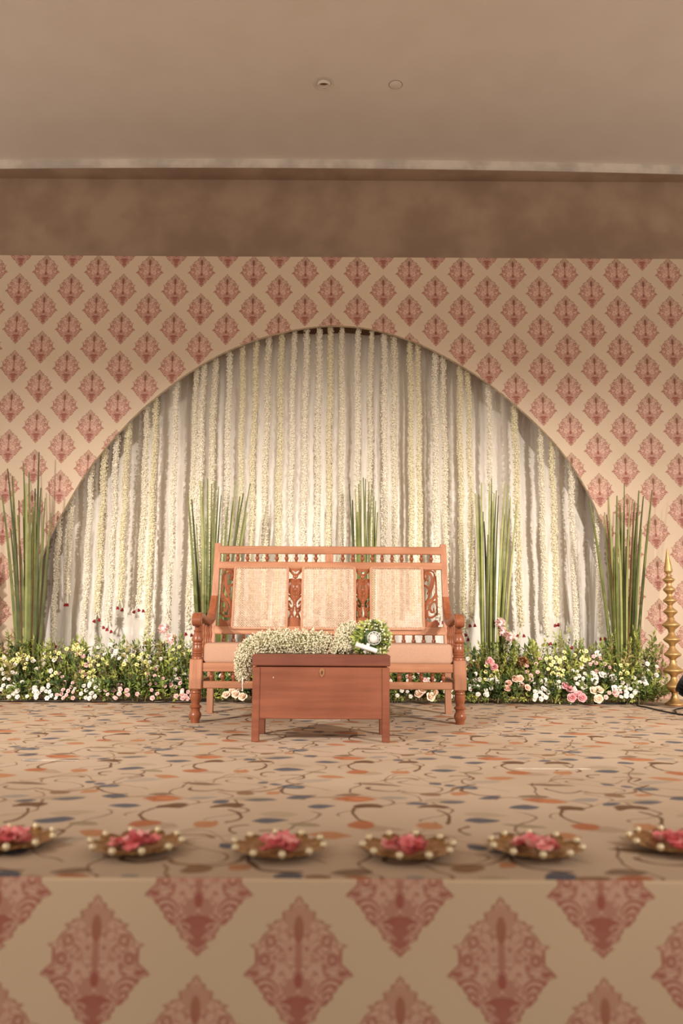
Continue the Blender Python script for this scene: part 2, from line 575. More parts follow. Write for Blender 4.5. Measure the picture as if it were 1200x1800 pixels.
M_KNOB = plain('brass_knob', (255, 236, 196), None, .3, .45, 30)
M_PINK = plain('rose_petal_pink', (232, 138, 138), (222, 116, 120), .6, 0, 50)
M_PINK2 = plain('rose_petal_light', (246, 184, 176), (238, 156, 152), .6, 0, 50)
M_WHITE = plain('white_plastic', (240, 236, 228), None, .4, 0, 10)
M_BLACK = plain('black_metal', (22, 20, 20), None, .45, 0, 30)
M_RUB = plain('black_cable', (26, 22, 20), None, .5, 0, 30)
M_KEY = plain('keyhole_plate', (176, 128, 92), (150, 104, 70), .45, .6, 60)
M_DARK = plain('dark_hole', (20, 14, 10), None, .9)

# ------------------------------------------------------------------ setting
random.seed(11)
EDGE_Y, WALL_Y, PANEL_Y, LIP_Y = 1.735, 6.78, 6.30, 6.58
STAGE_H = .62

fl = MB().box(-4.2, 4.2, EDGE_Y, WALL_Y, -.012, 0).build('floor', M_CARPET)
struct(fl, 'stage floor covered with beige carpet printed with leaves and vines')
M_TAPE = plain('seam_tape', (244, 232, 214), None, .5)
for name, a, b in (('seam', (905, 1351), (1036, 1351)), ('seam', (40, 1336), (135, 1338))):
    pa, pb = at(a[0], a[1], 1), at(b[0], b[1], 1)
    pa = Vector((0, 0, CAMH)) + (pa - Vector((0, 0, CAMH))) * (CAMH / (CAMH - pa.z))
    pb = Vector((0, 0, CAMH)) + (pb - Vector((0, 0, CAMH))) * (CAMH / (CAMH - pb.z))
    s = MB().box(pa.x, pb.x, pa.y - .005, pa.y + .005, -.001, .0008)
    s.build(name, M_TAPE, fl)

hall = MB().box(-7, 7, -6, EDGE_Y + .3, -STAGE_H - .1, -STAGE_H).build('floor_hall', M_HALL)
struct(hall, 'brown hall floor in front of the stage')

# cloth-covered front of the stage
sk = MB()
sk.box(-4.2, 4.2, EDGE_Y - .012, EDGE_Y, -STAGE_H, -.004, .003)
so = sk.build('stage_skirt', M_DAMASK_S)
tag(so, 'cream cloth stage front printed with large rose damask medallions', 'stage skirt')
sb = MB().box(-4.2, 4.2, EDGE_Y + .001, WALL_Y, -STAGE_H, -.013).build('stage_platform', M_HALL)
struct(sb, 'stage platform under the carpet')

wb = MB().box(-5.5, 5.5, WALL_Y, WALL_Y + .1, -STAGE_H, 5.2).build('wall_back', M_WALL)
struct(wb, 'mottled brown plaster wall above the printed backdrop')

CEIL_Z = at(470, 280.5, LIP_Y).z
LIP_Z = at(470, 296, LIP_Y).z
xs = [(-5.5 + 11 * i / 44) for i in range(45)]
lipy = [LIP_Y + .05 * ((x + .4) / 3) ** 2 for x in xs]
cb = MB()
vs = []; fs = []
for x, y in zip(xs, lipy):
    vs += [(x, -5, CEIL_Z), (x, y, CEIL_Z), (x, y, CEIL_Z + .25), (x, -5, CEIL_Z + .25)]
for i in range(44):
    for k in range(4):
        k2 = (k + 1) % 4
        fs.append((i * 4 + k, i * 4 + 4 + k, i * 4 + 4 + k2, i * 4 + k2))
fs += [(0, 1, 2, 3), (179, 178, 177, 176)]
cb.add(vs, fs)
struct(cb.build('ceiling', M_CEIL), 'plain beige ceiling in front of the cornice')
tb = MB(); vs = []; fs = []
for x, y in zip(xs, lipy):
    prof = [(y - .010, CEIL_Z - .001), (y - .010, LIP_Z + .020), (y - .014, LIP_Z + .014), (y - .014, LIP_Z + .004), (y - .006, LIP_Z), (WALL_Y, LIP_Z + .01), (WALL_Y, CEIL_Z + .2), (y - .010, CEIL_Z + .2)]
    vs += [(x, a, b) for a, b in prof]
for i in range(44):
    for k in range(8):
        k2 = (k + 1) % 8
        fs.append((i * 8 + k, i * 8 + 8 + k, i * 8 + 8 + k2, i * 8 + k2))
fs += [tuple(range(8)), tuple(44 * 8 + k for k in range(7, -1, -1))]
tb.add(vs, fs)
tb.m = [1 if (q < 44 * 8 and q % 8 == 4) else 0 for q in range(len(fs))]
struct(tb.build('trim_1', [M_LIP, M_WALL], smooth=30), 'pale curved cornice edge between ceiling and brown wall')


def ceil_pt(px, py):
    p = at(px, py, 1.0)
    k = (CEIL_Z - CAMH) / (p.z - CAMH)
    return Vector((p.x * k, p.y * k, CEIL_Z))


p = ceil_pt(569, 147)
t = thing('ceiling_downlight', 'round recessed ceiling downlight with a tilted dark lens', 'downlight', p)
rg = MB().lathe([(.052, .004), (.052, -.004), (.074, -.006), (.080, -.003), (.080, .004)], seg=32)
rg.build('trim_ring', M_LIP, t, 40)
eye = MB().lathe([(.0, .012), (.036, .010), (.040, -.012), (.047, -.014), (.050, -.010), (.050, .01)], seg=28, cap=False)
eye.map(lambda x, y, z: (x, y * .95 - z * .2, z + y * .22))
e = eye.build('eyeball', M_CEIL, t, 40)
ln = MB().lathe([(.0005, -.004), (.020, -.005), (.032, -.001), (.034, .004)], seg=20, cap=False)
ln.map(lambda x, y, z: (x, y * .95, z + y * .22))
ln.build('lens', plain('downlight_lens', (120, 92, 66), None, .3), e, 60)
g = MB().lathe([(.047, .0015), (.047, -.0012), (.0525, -.0012), (.0525, .0015)], seg=28, cap=False)
g.build('shadow_gap', M_DARK, t, 40)
p = ceil_pt(695, 149)
t = thing('ceiling_cover_plate', 'small flush round cover plate in the plain ceiling', 'cover plate', p)
MB().lathe([(.044, -.006), (.048, -.003), (.048, .004)], seg=28).build('plate', M_CEIL, t, 40)
MB().lathe([(.0485, .001), (.0485, -.0008), (.0515, -.0008), (.0515, .001)], seg=28, cap=False).build('joint', M_DARK, t, 40)

# ------------------------------------------------------------------ arched backdrop
ARCH_PX = [(34, 1236), (38, 1150), (44, 1100), (56, 1040), (71, 985), (84, 950), (101, 916), (120, 882), (150, 832), (185, 787), (215, 753), (250, 718), (300, 677), (345, 646),
           (390, 621), (445, 598), (500, 583), (545, 575), (588, 572), (640, 576), (695, 589), (750, 610), (815, 645), (880, 690),
           (950, 752), (1000, 810), (1035, 868), (1055, 912), (1074, 955), (1090, 1000), (1105, 1060), (1115, 1130), (1120, 1240)]
arch = [at(x, y, PANEL_Y) for x, y in ARCH_PX]
arch = spline([(p.x, p.z) for p in arch], 6)
arch[0].y = 0; arch[-1].y = 0
for i in range(1, len(arch)):
    if arch[i].x <= arch[i - 1].x: arch[i].x = arch[i - 1].x + 1e-4
PT = at(600, 452, PANEL_Y).z
TH = .035
pb = MB()
L, R = -4.1, 4.1
yf, yb = PANEL_Y, PANEL_Y + TH
N = len(arch)
fv = [(p.x, yf, max(p.y, 0)) for p in arch] + [(p.x, yf, PT) for p in arch]
bv = [(p.x, yb, max(p.y, 0)) for p in arch] + [(p.x, yb, PT) for p in arch]
vs = fv + bv
fs = []
for i in range(N - 1):
    fs.append((i, i + 1, N + i + 1, N + i))
    fs.append((2 * N + i, 3 * N + i, 3 * N + i + 1, 2 * N + i + 1))
pb.add(vs, fs, 0)
rv = []; rf = []
for i, q in enumerate(arch):
    rv += [(q.x, yf, max(q.y, 0)), (q.x, yb, max(q.y, 0))]
for i in range(N - 1): rf.append((2 * i, 2 * i + 1, 2 * i + 3, 2 * i + 2))
pb.add(rv, rf, 1)
for a, b in ((L, arch[0].x), (arch[-1].x, R)):
    pb.add([(a, yf, 0), (b, yf, 0), (b, yf, PT), (a, yf, PT)], [(0, 1, 2, 3)], 0)
    pb.add([(a, yb, 0), (b, yb, 0), (b, yb, PT), (a, yb, PT)], [(3, 2, 1, 0)], 0)
pb.add([(L, yf, PT), (R, yf, PT), (R, yb, PT), (L, yb, PT)], [(0, 1, 2, 3)], 1)
po = pb.build('arched_backdrop', [M_DAMASK, M_CREAM], fix=False)
tag(po, 'tall cream backdrop panel with rose damask print and a wide arched opening', 'backdrop')


def arch_z(x):
    for i in range(len(arch) - 1):
        if arch[i].x <= x <= arch[i + 1].x:
            t = (x - arch[i].x) / max(1e-6, arch[i + 1].x - arch[i].x)
            return arch[i].y + t * (arch[i + 1].y - arch[i].y)
    return 0.0


# ------------------------------------------------------------------ curtain behind the arch
CUR_Y = PANEL_Y + .24
CT = at(600, 588, CUR_Y).z
gm = G('curtain_cloth')
n = gm.noise(gm.mapping(gm.obj(), scale=(60, 60, 6), typ='POINT'), 1.0, 3)
M_CURT = gm.out(gm.mix(gm.step(n, .3, .7, 0.0, 1.0), s2l((226, 218, 206)), s2l((214, 205, 194))), .8, 0, n, .06, .002, .2)
rng = random.Random(5)
ph = [rng.uniform(0, 6.28) for _ in range(6)]
nx, nz = 560, 14
vs = []; fs = []
x0, x1 = -2.85, 2.75


def fold(x, z):
    k = 1 - .25 * z / 3
    s = math.sin(x * 17 + 1.6 * math.sin(x * 3.1 + ph[0]) + ph[1] + .25 * z)
    a = .028 * (abs(s) ** .7) * (1 if s > 0 else -1)
    a += .009 * math.sin(x * 47 + 2.0 * math.sin(x * 5.3 + ph[2]) - .3 * z) * (0.6 + .4 * math.sin(x * 2.3 + ph[3]))
    a += .012 * math.sin(x * 9.0 + ph[4] + .5 * z)
    return a * k


for j in range(nz + 1):
    z = CT * j / nz
    for i in range(nx + 1):
        x = x0 + (x1 - x0) * i / nx
        vs.append((x, CUR_Y + fold(x, z), z + .004))
for j in range(nz):
    for i in range(nx):
        a = j * (nx + 1) + i
        fs.append((a, a + 1, a + nx + 2, a + nx + 1))
cu = MB().add(vs, fs).build('curtain', M_CURT, None, 180, fix=False)
tag(cu, 'pale pleated curtain hanging behind the arched opening', 'curtain')

# ------------------------------------------------------------------ bench
BX, FY, RY = -.0685, 4.5, 5.07
bench = thing('cane_bench', 'wooden three-seat settee with cane back panels, turned legs and beige cushion', 'bench', (BX, FY, 0))
BK0 = .40


def lean(z):
    return max(0, z - BK0) * .24


def zf(py):   # height of a photo row at the bench front
    return at(575, py, FY).z


def zb(py):   # height of a photo row at the reclined back
    z = .6
    for _ in range(5): z = at(578, py, RY + lean(z) - .01).z
    return z


def xb(px, py):
    z = zb(py)
    return at(px, py, RY + lean(z) - .01).x - BX


def bench_part(mb, name, mat, back=False, smooth=35, parent=None, fix=True):
    """coordinates x from the bench middle, y from the front posts; the back reclines"""
    if back: mb.map(lambda x, y, z: (x, y + (RY - FY) + lean(z), z))
    return mb.build(name, mat, parent or bench, smooth, fix)


ZP = .000681
up = [(725, 25), (750, 27), (775, 23), (780, 30), (786, 34), (792, 30), (800, 27), (830, 40), (855, 46), (868, 44), (874, 35), (880, 34), (884, 40), (892, 41), (900, 36), (915, 38), (935, 43), (950, 38), (955, 36), (960, 43), (966, 43), (972, 36), (978, 43), (984, 43), (990, 37), (1000, 43), (1013, 45), (1016, 44)]
lo = [(1248, 44), (1262, 44), (1268, 38), (1276, 43), (1284, 43), (1290, 38), (1296, 43), (1330, 45), (1348, 39), (1368, 32), (1380, 31), (1388, 42), (1396, 49), (1404, 47), (1412, 37), (1430, 34), (1440, 40), (1452, 46), (1466, 49), (1480, 47), (1500, 38), (1512, 35), (1530, 33)]


def zz(zy): return zf(940 + zy / 4.615)


ZB0 = zz(1530)
for s in (-1, 1):
    m = MB()
    m.lathe([(r * ZP, zz(y) - ZB0) for y, r in lo[::-1]], s * .713, 0, 0, 24)
    m.lathe([(r * ZP, zz(y)) for y, r in up[::-1]], s * .713, 0, 0, 24)
    m.box(s * .713 - .034, s * .713 + .034, -.034, .034, zz(1250) - .004, zz(1015), .004, 1)
    bench_part(m, 'front_post', [M_TURN, M_WOODZ])
    # rear post: vertical leg, then reclined upright
    m = MB()
    ztop = zb(955)
    for z0, z1, w0, w1 in ((0, BK0, .0195, .0195), (BK0, ztop, .0195, .0165)):
        pass
    pl = [(RY - FY - .02, 0), (RY - FY + .022, 0), (RY - FY + .024, BK0), (RY - FY + .022 + lean(ztop), ztop - .006), (RY - FY + .010 + lean(ztop), ztop), (RY - FY - .016 + lean(ztop), ztop - .004), (RY - FY - .024, BK0)]
    m.prism(pl, s * .724 - .0185, s * .724 + .0185, 'x')
    bench_part(m, 'rear_post', M_WOODZ)
    # arm
    path = spline([(.60, .70), (.575, .655), (.545, .615), (.50, .578), (.43, .553), (.34, .543), (.22, .552), (.10, .566), (.03, .573), (-.02, .570), (-.043, .556), (-.045, .540), (-.030, .532)], 4)
    m = MB(); vs = []; fs = []
    prof = [(-.026, -.010), (-.022, -.016), (.022, -.016), (.026, -.010), (.026, .012), (.020, .018), (-.020, .018), (-.026, .012)]
    n = len(path)
    for i, q in enumerate(path):
        d = (path[min(i + 1, n - 1)] - path[max(i - 1, 0)]).normalized()
        nrm = Vector((d.y, -d.x))   # points up along a forward path
        for a, b in prof:
            w = q + nrm * b
            xo = s * (.713 + .008 * q.x / .6) + a * (1.0 if q.x < .45 else 1 - (q.x - .45) * 1.2)
            vs.append((xo, w.x, w.y))
    for i in range(n - 1):
        for k in range(8):
            fs.append((i * 8 + k, i * 8 + (k + 1) % 8, i * 8 + 8 + (k + 1) % 8, i * 8 + 8 + k))
    fs += [tuple(range(8)), tuple((n - 1) * 8 + k for k in range(7, -1, -1))]
    m.add(vs, fs)
    bench_part(m, 'arm', M_TURN, smooth=40)
    # arm spindles
    for yy in (.115, .20, .285, .37, .455):
        za = .530 if yy > .15 else .542
        m = MB(); z0 = .335; H = za - z0
        m.lathe([(r, z0 + H * q) for r, q in ((.008, 0), (.010, .06), (.006, .1), (.009, .2), (.011, .3), (.006, .42), (.009, .46), (.006, .5), (.010, .65), (.011, .72), (.006, .85), (.009, .9), (.007, 1.0))], s * .716, yy, 0, 8)
        bench_part(m, 'arm_spindle', M_TURN, smooth=50)
    m = MB().box(s * .713 - .02, s * .713 + .02, .03, RY - FY - .02, .275, .335, .004)
    bench_part(m, 'side_rail', M_WOOD)
    m = MB().box(s * .713 - .015, s * .713 + .015, .03, RY - FY - .02, .185, .222, .004)
    bench_part(m, 'side_stretcher', M_WOOD)

# seat
za, zc = zf(1181.6), zf(1166)
bench_part(MB().box(-.685, .685, -.022, .012, za, zc, .004), 'seat_rail', M_WOOD)
zd, ze = zf(1211), zf(1198)
bench_part(MB().box(-.685, .685, -.018, .012, zd, ze, .004), 'lower_rail', M_WOOD)
SPIN = ((.0075, 0), (.0095, .06), (.0065, .12), (.0095, .28), (.0135, .45), (.0115, .58), (.0065, .68), (.0105, .75), (.0065, .82), (.0095, .92), (.0085, 1.0))


def spindle_mesh(name, h, k, mat, seg=10):
    m = MB().lathe([(r * k, q * h) for r, q in SPIN], seg=seg)
    return m.mesh(name, mat, 50)


sm = spindle_mesh('spindle', za - ze + .004, 1.0, M_TURN)
for i in range(22):
    px = 371.5 + i * (779 - 371.5) / 21
    link('spindle', sm, bench, (at(px, 1190, FY).x - BX, -.002, ze - .002))
m = MB().box(-.69, .69, .012, RY - FY - .02, zc - .03, zc - .006)
bench_part(m, 'seat_board', M_WOOD)
bench_part(MB().box(-.70, .70, RY - FY - .02, RY - FY + .015, .255, .32, .004), 'rear_rail', M_WOOD)


def rounded(x0, x1, y0, y1, z0, z1, r, seg=4):
    import bmesh
    bm = bmesh.new()
    bmesh.ops.create_cube(bm, size=1)
    for v in bm.verts:
        v.co = Vector((x0 + (v.co.x + .5) * (x1 - x0), y0 + (v.co.y + .5) * (y1 - y0), z0 + (v.co.z + .5) * (z1 - z0)))
    bmesh.ops.bevel(bm, geom=bm.edges[:] + bm.verts[:], offset=r, segments=seg, profile=.5, affect='EDGES')
    bm.verts.index_update()
    m = MB().add([tuple(v.co) for v in bm.verts], [tuple(v.index for v in f.verts) for f in bm.faces])
    bm.free()
    return m


cz1 = zf(1131)
cm = rounded(-.678, .678, -.016, RY - FY - .03, zc - .006, cz1, .022)
bench_part(cm, 'cushion', M_CUSH, smooth=180)

# back
PXL, PXR = 381.0, 776.0
zt1, zt0 = zb(960.6), zb(974)
bench_part(MB().box(-.715, .715, -.018, .014, zt0, zt1, .004), 'top_rail', M_WOOD, True)
zm1, zm0 = zb(988), zb(1000.7)
bench_part(MB().box(-.715, .715, -.018, .014, zm0, zm1, .004), 'mid_rail', M_WOOD, True)
zl1, zl0 = zb(1101), zb(1116)
bench_part(MB().box(-.715, .715, -.026, .014, zl0, zl1, .005), 'bottom_rail', M_WOOD, True)
bench_part(MB().box(xb(572, 980), xb(585.5, 980), -.017, .012, zm1 - .002, zt0 + .002, .003), 'centre_block', M_WOODZ, True)
sm = spindle_mesh('back_spindle', zt0 - zm1 + .004, 1.05, M_TURN)
zmid = (zt0 + zm1) / 2
for px in [400.2 + 17.2 * i for i in range(10)] + [602.5 + 17.25 * i for i in range(10)]:
    link('back_spindle', sm, bench, (xb(px, 981), RY - FY + lean(zmid), zm1 - .002))
zs0 = cz1 - .03
sm = spindle_mesh('lower_spindle', zl0 - zs0 + .004, 1.0, M_TURN)
for i in range(22):
    px = 392.5 + i * (762 - 392.5) / 21
    link('lower_spindle', sm, bench, (xb(px, 1124), RY - FY + lean(.43), zs0))

# cane panels
PAN = [(409.5, 507.0), (529.5, 625.5), (649.5, 744.5)]
pz1, pz0 = zb(996), zb(1107.5)


def rrect(x0, x1, z0, z1, r, n=5):
    out = []
    for cx, cz, a0 in ((x1 - r, z1 - r, 0), (x0 + r, z1 - r, 90), (x0 + r, z0 + r, 180), (x1 - r, z0 + r, 270)):
        for k in range(n + 1):
            a = math.radians(a0 + 90 * k / n)
            out.append((cx + r * math.cos(a), cz + r * math.sin(a)))
    return out


edges = []
for i, (a, b) in enumerate(PAN):
    x0, x1 = xb(a, 1050), xb(b, 1050)
    edges.append((x0, x1))
    m = MB()
    ou, inn = rrect(x0, x1, pz0, pz1, .02), rrect(x0 + .012, x1 - .012, pz0 + .012, pz1 - .012, .012)
    n = len(ou)
    md = [((p[0] + q[0]) / 2, (p[1] + q[1]) / 2) for p, q in zip(ou, inn)]
    rings = [[(p[0], -.018, p[1]) for p in ou], [(p[0], -.036, p[1]) for p in ou], [(p[0], -.042, p[1]) for p in md], [(p[0], -.036, p[1]) for p in inn], [(p[0], -.018, p[1]) for p in inn]]
    vs = [v for r_ in rings for v in r_]
    fs = []
    for r_ in range(5):
        r2 = (r_ + 1) % 5
        for k in range(n):
            k2 = (k + 1) % n
            fs.append((r_ * n + k, r_ * n + k2, r2 * n + k2, r2 * n + k))
    m.add(vs, fs)
    fr = bench_part(m, 'cane_frame', M_CANEF, True, 40)
    # woven cane
    w = MB()
    ix0, ix1, iz0, iz1 = x0 + .010, x1 - .010, pz0 + .010, pz1 - .010
    nxs = 21; nzs = 25
    dx, dz = (ix1 - ix0) / nxs, (iz1 - iz0) / nzs
    yv = -.030
    rr = random.Random(20 + i)

    def strip(p, q, wd, y):
        p, q = Vector(p), Vector(q)
        d = (q - p).normalized(); o = Vector((-d.y, d.x)) * wd / 2
        a, b, c, e2 = p + o, p - o, q - o, q + o
        w.add([(a.x, y, a.y), (b.x, y, b.y), (c.x, y, c.y), (e2.x, y, e2.y)], [(0, 1, 2, 3)])
    for k in range(nxs):
        xx = ix0 + (k + .5) * dx
        for o in (-.0026, .0026):
            strip((xx + o + rr.uniform(-.0008, .0008), iz0), (xx + o + rr.uniform(-.0008, .0008), iz1), .0023, yv)
    for k in range(nzs):
        z = iz0 + (k + .5) * dz
        for o in (-.0026, .0026):
            strip((ix0, z + o + rr.uniform(-.0008, .0008)), (ix1, z + o + rr.uniform(-.0008, .0008)), .0023, yv - .0012)
    for sgn in (1, -1):
        for k in range(-nzs, nxs + nzs):
            # lines x - ix0 = k*dx + sgn*(z-iz0)*dx/dz
            pts = []
            for z in (iz0, iz1):
                pts.append((ix0 + k * dx + sgn * (z - iz0) / dz * dx, z))
            (ax, az), (bx, bz) = pts
            t0, t1 = 0.0, 1.0
            d = bx - ax
            lo_, hi_ = sorted(((ix0 - ax) / d, (ix1 - ax) / d))
            t0, t1 = max(0, lo_), min(1, hi_)
            if t1 - t0 > .01:
                strip((ax + d * t0, az + (bz - az) * t0), (ax + d * t1, az + (bz - az) * t1), 0.0019, yv - .0022 - (.0006 if sgn > 0 else 0))
    o = bench_part(w, 'cane_weave', M_CANE, True, None, None, False)
    o['kind'] = 'stuff'

# carved splats between the panels
H0, H1 = zl1 - .004, zm0 + .004
HH = H1 - H0


def carve(name, items, cx, half, mat=M_TURN):
    m = MB()
    for it in items:
        kind = it[0]
        if kind == 'r':
            pts = spline([(cx + x * half, H0 + z * HH) for x, z in it[1]], 5)
            n = len(pts)
            w0 = it[2]
            wd = [w0 * (1 - .45 * abs(2 * k / (n - 1) - 1) ** 2) for k in range(n)]
            m.ribbon(pts, wd, -.012, .016, .005)
        elif kind == 'p':
            m.prism([(cx + x * half, H0 + z * HH) for x, z in it[1]], -.014, .006)
        elif kind == 's':
            x, z, r = it[1]
            m.sphere((cx + x * half, -.010, H0 + z * HH), (r, .010, r), 12, 6)
    return bench_part(m, name, mat, True, 40)


def mirror(items):
    out = []
    for it in items:
        out.append(it)
        out.append((it[0], [(-x, z) for x, z in it[1]][::-1]) + tuple(it[2:]))
    return out


for (a0, a1), (b0, b1) in ((edges[0], edges[1]), (edges[1], edges[2])):
    cx, half = (a1 + b0) / 2, (b0 - a1) / 2 + .004
    items = mirror([
        ('r', [(1.0, .99), (.55, .93), (.18, .875)], .016),
        ('r', [(1.0, .80), (.6, .81), (.22, .80), (.12, .76)], .012),
        ('r', [(.05, .755), (.35, .775), (.75, .765), (.92, .70), (.75, .63), (.45, .58), (.08, .53)], .022),
        ('r', [(.10, .72), (.34, .73), (.50, .69), (.42, .63), (.12, .585)], .020),
        ('r', [(.98, .60), (.80, .585), (.55, .55), (.25, .47), (.12, .40)], .015),
        ('r', [(.12, .42), (.4, .47), (.75, .52), (1.0, .53)], .012),
        ('r', [(.10, .36), (.30, .31), (.62, .315), (.9, .36), (.95, .42), (.7, .42), (.5, .375)], .015),
        ('r', [(.14, .335), (.26, .27), (.55, .20), (.80, .12)], .014),
        ('r', [(.95, .30), (.6, .27), (.30, .21), (.1, .15)], .014),
        ('r', [(.98, .99), (1.0, .5), (.98, .0)], .006),
    ])
    items += [('s', (0, .865, .017)), ('s', (0, .64, .014)), ('s', (0, .80, .010)), ('s', (0, .45, .010)), ('s', (0, .375, .012)),
              ('r', [(0, .86), (0, .70), (0, .55)], .016), ('r', [(0, .55), (0, .45), (0, .35)], .016),
              ('p', [(-1, 0), (1, 0), (1, .10), (.55, .155), (0, .175), (-.55, .155), (-1, .10)]),
              ('p', [(-1, .94), (-.4, .965), (0, .935), (.4, .965), (1, .94), (1, 1.02), (-1, 1.02)])]
    carve('carved_splat', items, cx, half, M_TURN)

for s in (-1, 1):
    xe = edges[0][0] if s < 0 else edges[2][1]
    xo = xb(388, 1050) if s < 0 else xb(768, 1050)
    cx, half = (xe + xo) / 2, abs(xe - xo) / 2
    k = s   # outer side is +1 in item space
    base = [
        ('r', [(.92, .88), (.92, .55), (.92, .2)], .012),
        ('r', [(-.75, .78), (-.45, .84), (-.35, .90), (-.7, .95), (0, .975), (.55, .95), (.85, .88)], .012),
        ('r', [(-.2, .80), (-.55, .815), (-.85, .87), (-.6, .925), (-.05, .925), (.32, .86), (.25, .76), (-.05, .66), (-.45, .56)], .017),
        ('r', [(.75, .92), (.62, .80), (.35, .68), (.0, .58), (-.35, .49), (-.75, .42)], .013),
        ('r', [(-.9, .72), (-.55, .70), (-.2, .66), (.05, .60)], .015),
        ('r', [(.9, .60), (.6, .52), (.2, .47), (-.3, .44), (-.7, .36), (-.85, .25), (-.7, .14)], .019),
        ('r', [(.9, .42), (.55, .44), (.10, .40), (-.12, .33), (.10, .26), (.42, .27), (.45, .33)], .014),
        ('r', [(.9, .25), (.55, .20), (.1, .17), (-.45, .18), (-.55, .27), (-.30, .30)], .014),
        ('p', [(1, .0), (1, .12), (.6, .13), (.2, .10), (-.3, .09), (-.7, .12), (-1, .2), (-1, 0)]),
        ('p', [(1, 1.02), (1, .93), (.6, .985), (-.2, 1.0), (-1, .96), (-1, 1.02)]),
        ('r', [(-.97, .98), (-.97, .5), (-.97, .02)], .008),
    ]
    items = [(it[0], [(x * k, z) for x, z in it[1]]) + tuple(it[2:]) for it in base]
    carve('carved_end', items, cx, half, M_TURN)

# ------------------------------------------------------------------ wooden chest
CX, CY, CH, CD = -.088, 3.745, 0, .325
HW = .3095
chest = thing('wooden_chest', 'reddish brown wooden chest on short square legs before the settee', 'chest', (CX, CY, 0))


def zc_(py): return at(560, py, CY).z


zt, zs, zbm = zc_(1151), zc_(1171.5), zc_(1264.5)
body = MB().box(-HW + .006, HW - .006, .006, CD - .006, zbm, zs - .002, .003)
body.build('body', M_CHEST, chest, 35)
lid = MB().box(-HW - .003, HW + .003, -.006, CD + .004, zs + .0015, zt, .004)
lid.build('lid', M_CHESTD, chest, 35)
for sx in (-1, 1):
    for yy in (0, CD - .034):
        m = MB()
        a, b = sx * HW, sx * (HW - .034)
        lo_x, hi_x = min(a, b), max(a, b)
        m.box(lo_x, hi_x, yy, yy + .034, 0, zs - .004, .003)
        m.build('leg', M_CHEST, chest, 35)
kp = at(565.7, 1182, CY)
es = MB()
es.prism([(.0125 * math.cos(a * PI / 10), .0195 * math.sin(a * PI / 10)) for a in range(20)], -.004, .001)
es.prism([(.0085 * math.cos(a * PI / 10), .0150 * math.sin(a * PI / 10)) for a in range(20)], -.006, -.003)
es.map(lambda x, y, z: (x + kp.x - CX, y + .006, z + kp.z))
e = es.build('escutcheon', M_KEY, chest, 40)
e['label'] = 'oval brass keyhole plate'
kh = MB().prism([(.0028 * math.cos(a * PI / 6), .003 * math.sin(a * PI / 6) + .004) for a in range(12)], -.0072, -.004)
kh.prism([(-.0016, .003), (.0016, .003), (.0024, -.009), (-.0024, -.009)], -.0072, -.004)
kh.map(lambda x, y, z: (x + kp.x - CX, y + .006, z + kp.z))
kh.build('keyhole', M_DARK, e)
for px, py in ((480, 1191), (451, 1182)):
    q = at(px, py, CY)
    MB().sphere((q.x - CX, .006, q.z), (.0022, .0012, .0026), 8, 4).build('paint_fleck', M_WHITE, chest)

# ------------------------------------------------------------------ flowers: shared pieces
def leaf_mat(name, c1, c2):
    g = G(name)
    n = g.noise(g.obj(), 9.0, 3)
    col = g.mix(g.step(n, .3, .7, 0.0, 1.0), s2l(c1), s2l(c2))
    g.bsdf.inputs['Transmission Weight'].default_value = 0
    return g.out(col, .5, 0, None, spec=.35)


LEAF = [leaf_mat('leaf_fresh', (182, 186, 98), (154, 162, 74)), leaf_mat('leaf_mid', (136, 150, 74), (110, 126, 58)),
        leaf_mat('leaf_dark', (76, 94, 48), (58, 76, 38)), leaf_mat('leaf_olive', (160, 146, 92), (130, 116, 70))]
M_STEM = leaf_mat('stem_green', (92, 102, 50), (74, 84, 40))
M_BLADE = [leaf_mat('reed_green', (120, 124, 66), (94, 100, 50)), leaf_mat('reed_dark', (92, 96, 52), (70, 74, 40)), leaf_mat('reed_light', (164, 164, 104), (138, 142, 82))]
M_REEDBR = plain('reed_brown', (120, 70, 50), (96, 54, 38), .8, 0, 80)
M_GARL = [plain('garland_cream', (232, 223, 202), (222, 211, 186), .7, 0, 120), plain('garland_yellow', (230, 220, 190), (220, 208, 174), .7, 0, 120),
          plain('garland_white', (236, 228, 210), (226, 215, 194), .7, 0, 120)]
M_BUD = plain('red_rosebud', (150, 32, 36), (116, 20, 26), .55, 0, 90)
M_GYP = plain('gypsophila_white', (240, 232, 206), (222, 212, 180), .7, 0, 90)
M_GYPG = plain('gypsophila_green', (142, 136, 92), (112, 108, 70), .8, 0, 60)
PET = {'white': plain('petal_white', (246, 240, 230), (238, 228, 214), .55, 0, 40), 'pink': plain('petal_pink', (244, 208, 200), (236, 188, 182), .55, 0, 40),
       'rose': plain('petal_rose', (234, 172, 172), (222, 148, 152), .55, 0, 40), 'yellow': plain('petal_yellow', (244, 232, 160), (232, 216, 130), .55, 0, 40),
       'cream': plain('petal_cream', (246, 220, 196), (238, 204, 178), .55, 0, 40), 'peach': plain('petal_peach', (242, 202, 180), (232, 182, 160), .55, 0, 40),
       'heart': plain('flower_heart', (110, 96, 40), (80, 66, 28), .7, 0, 60), 'pinkheart': plain('flower_heart_pink', (196, 120, 120), None, .7, 0, 60),
       'puff': plain('petal_blush', (248, 218, 210), (240, 200, 194), .6, 0, 40), 'dry': plain('dried_bristle', (168, 122, 78), (136, 92, 56), .8, 0, 60)}


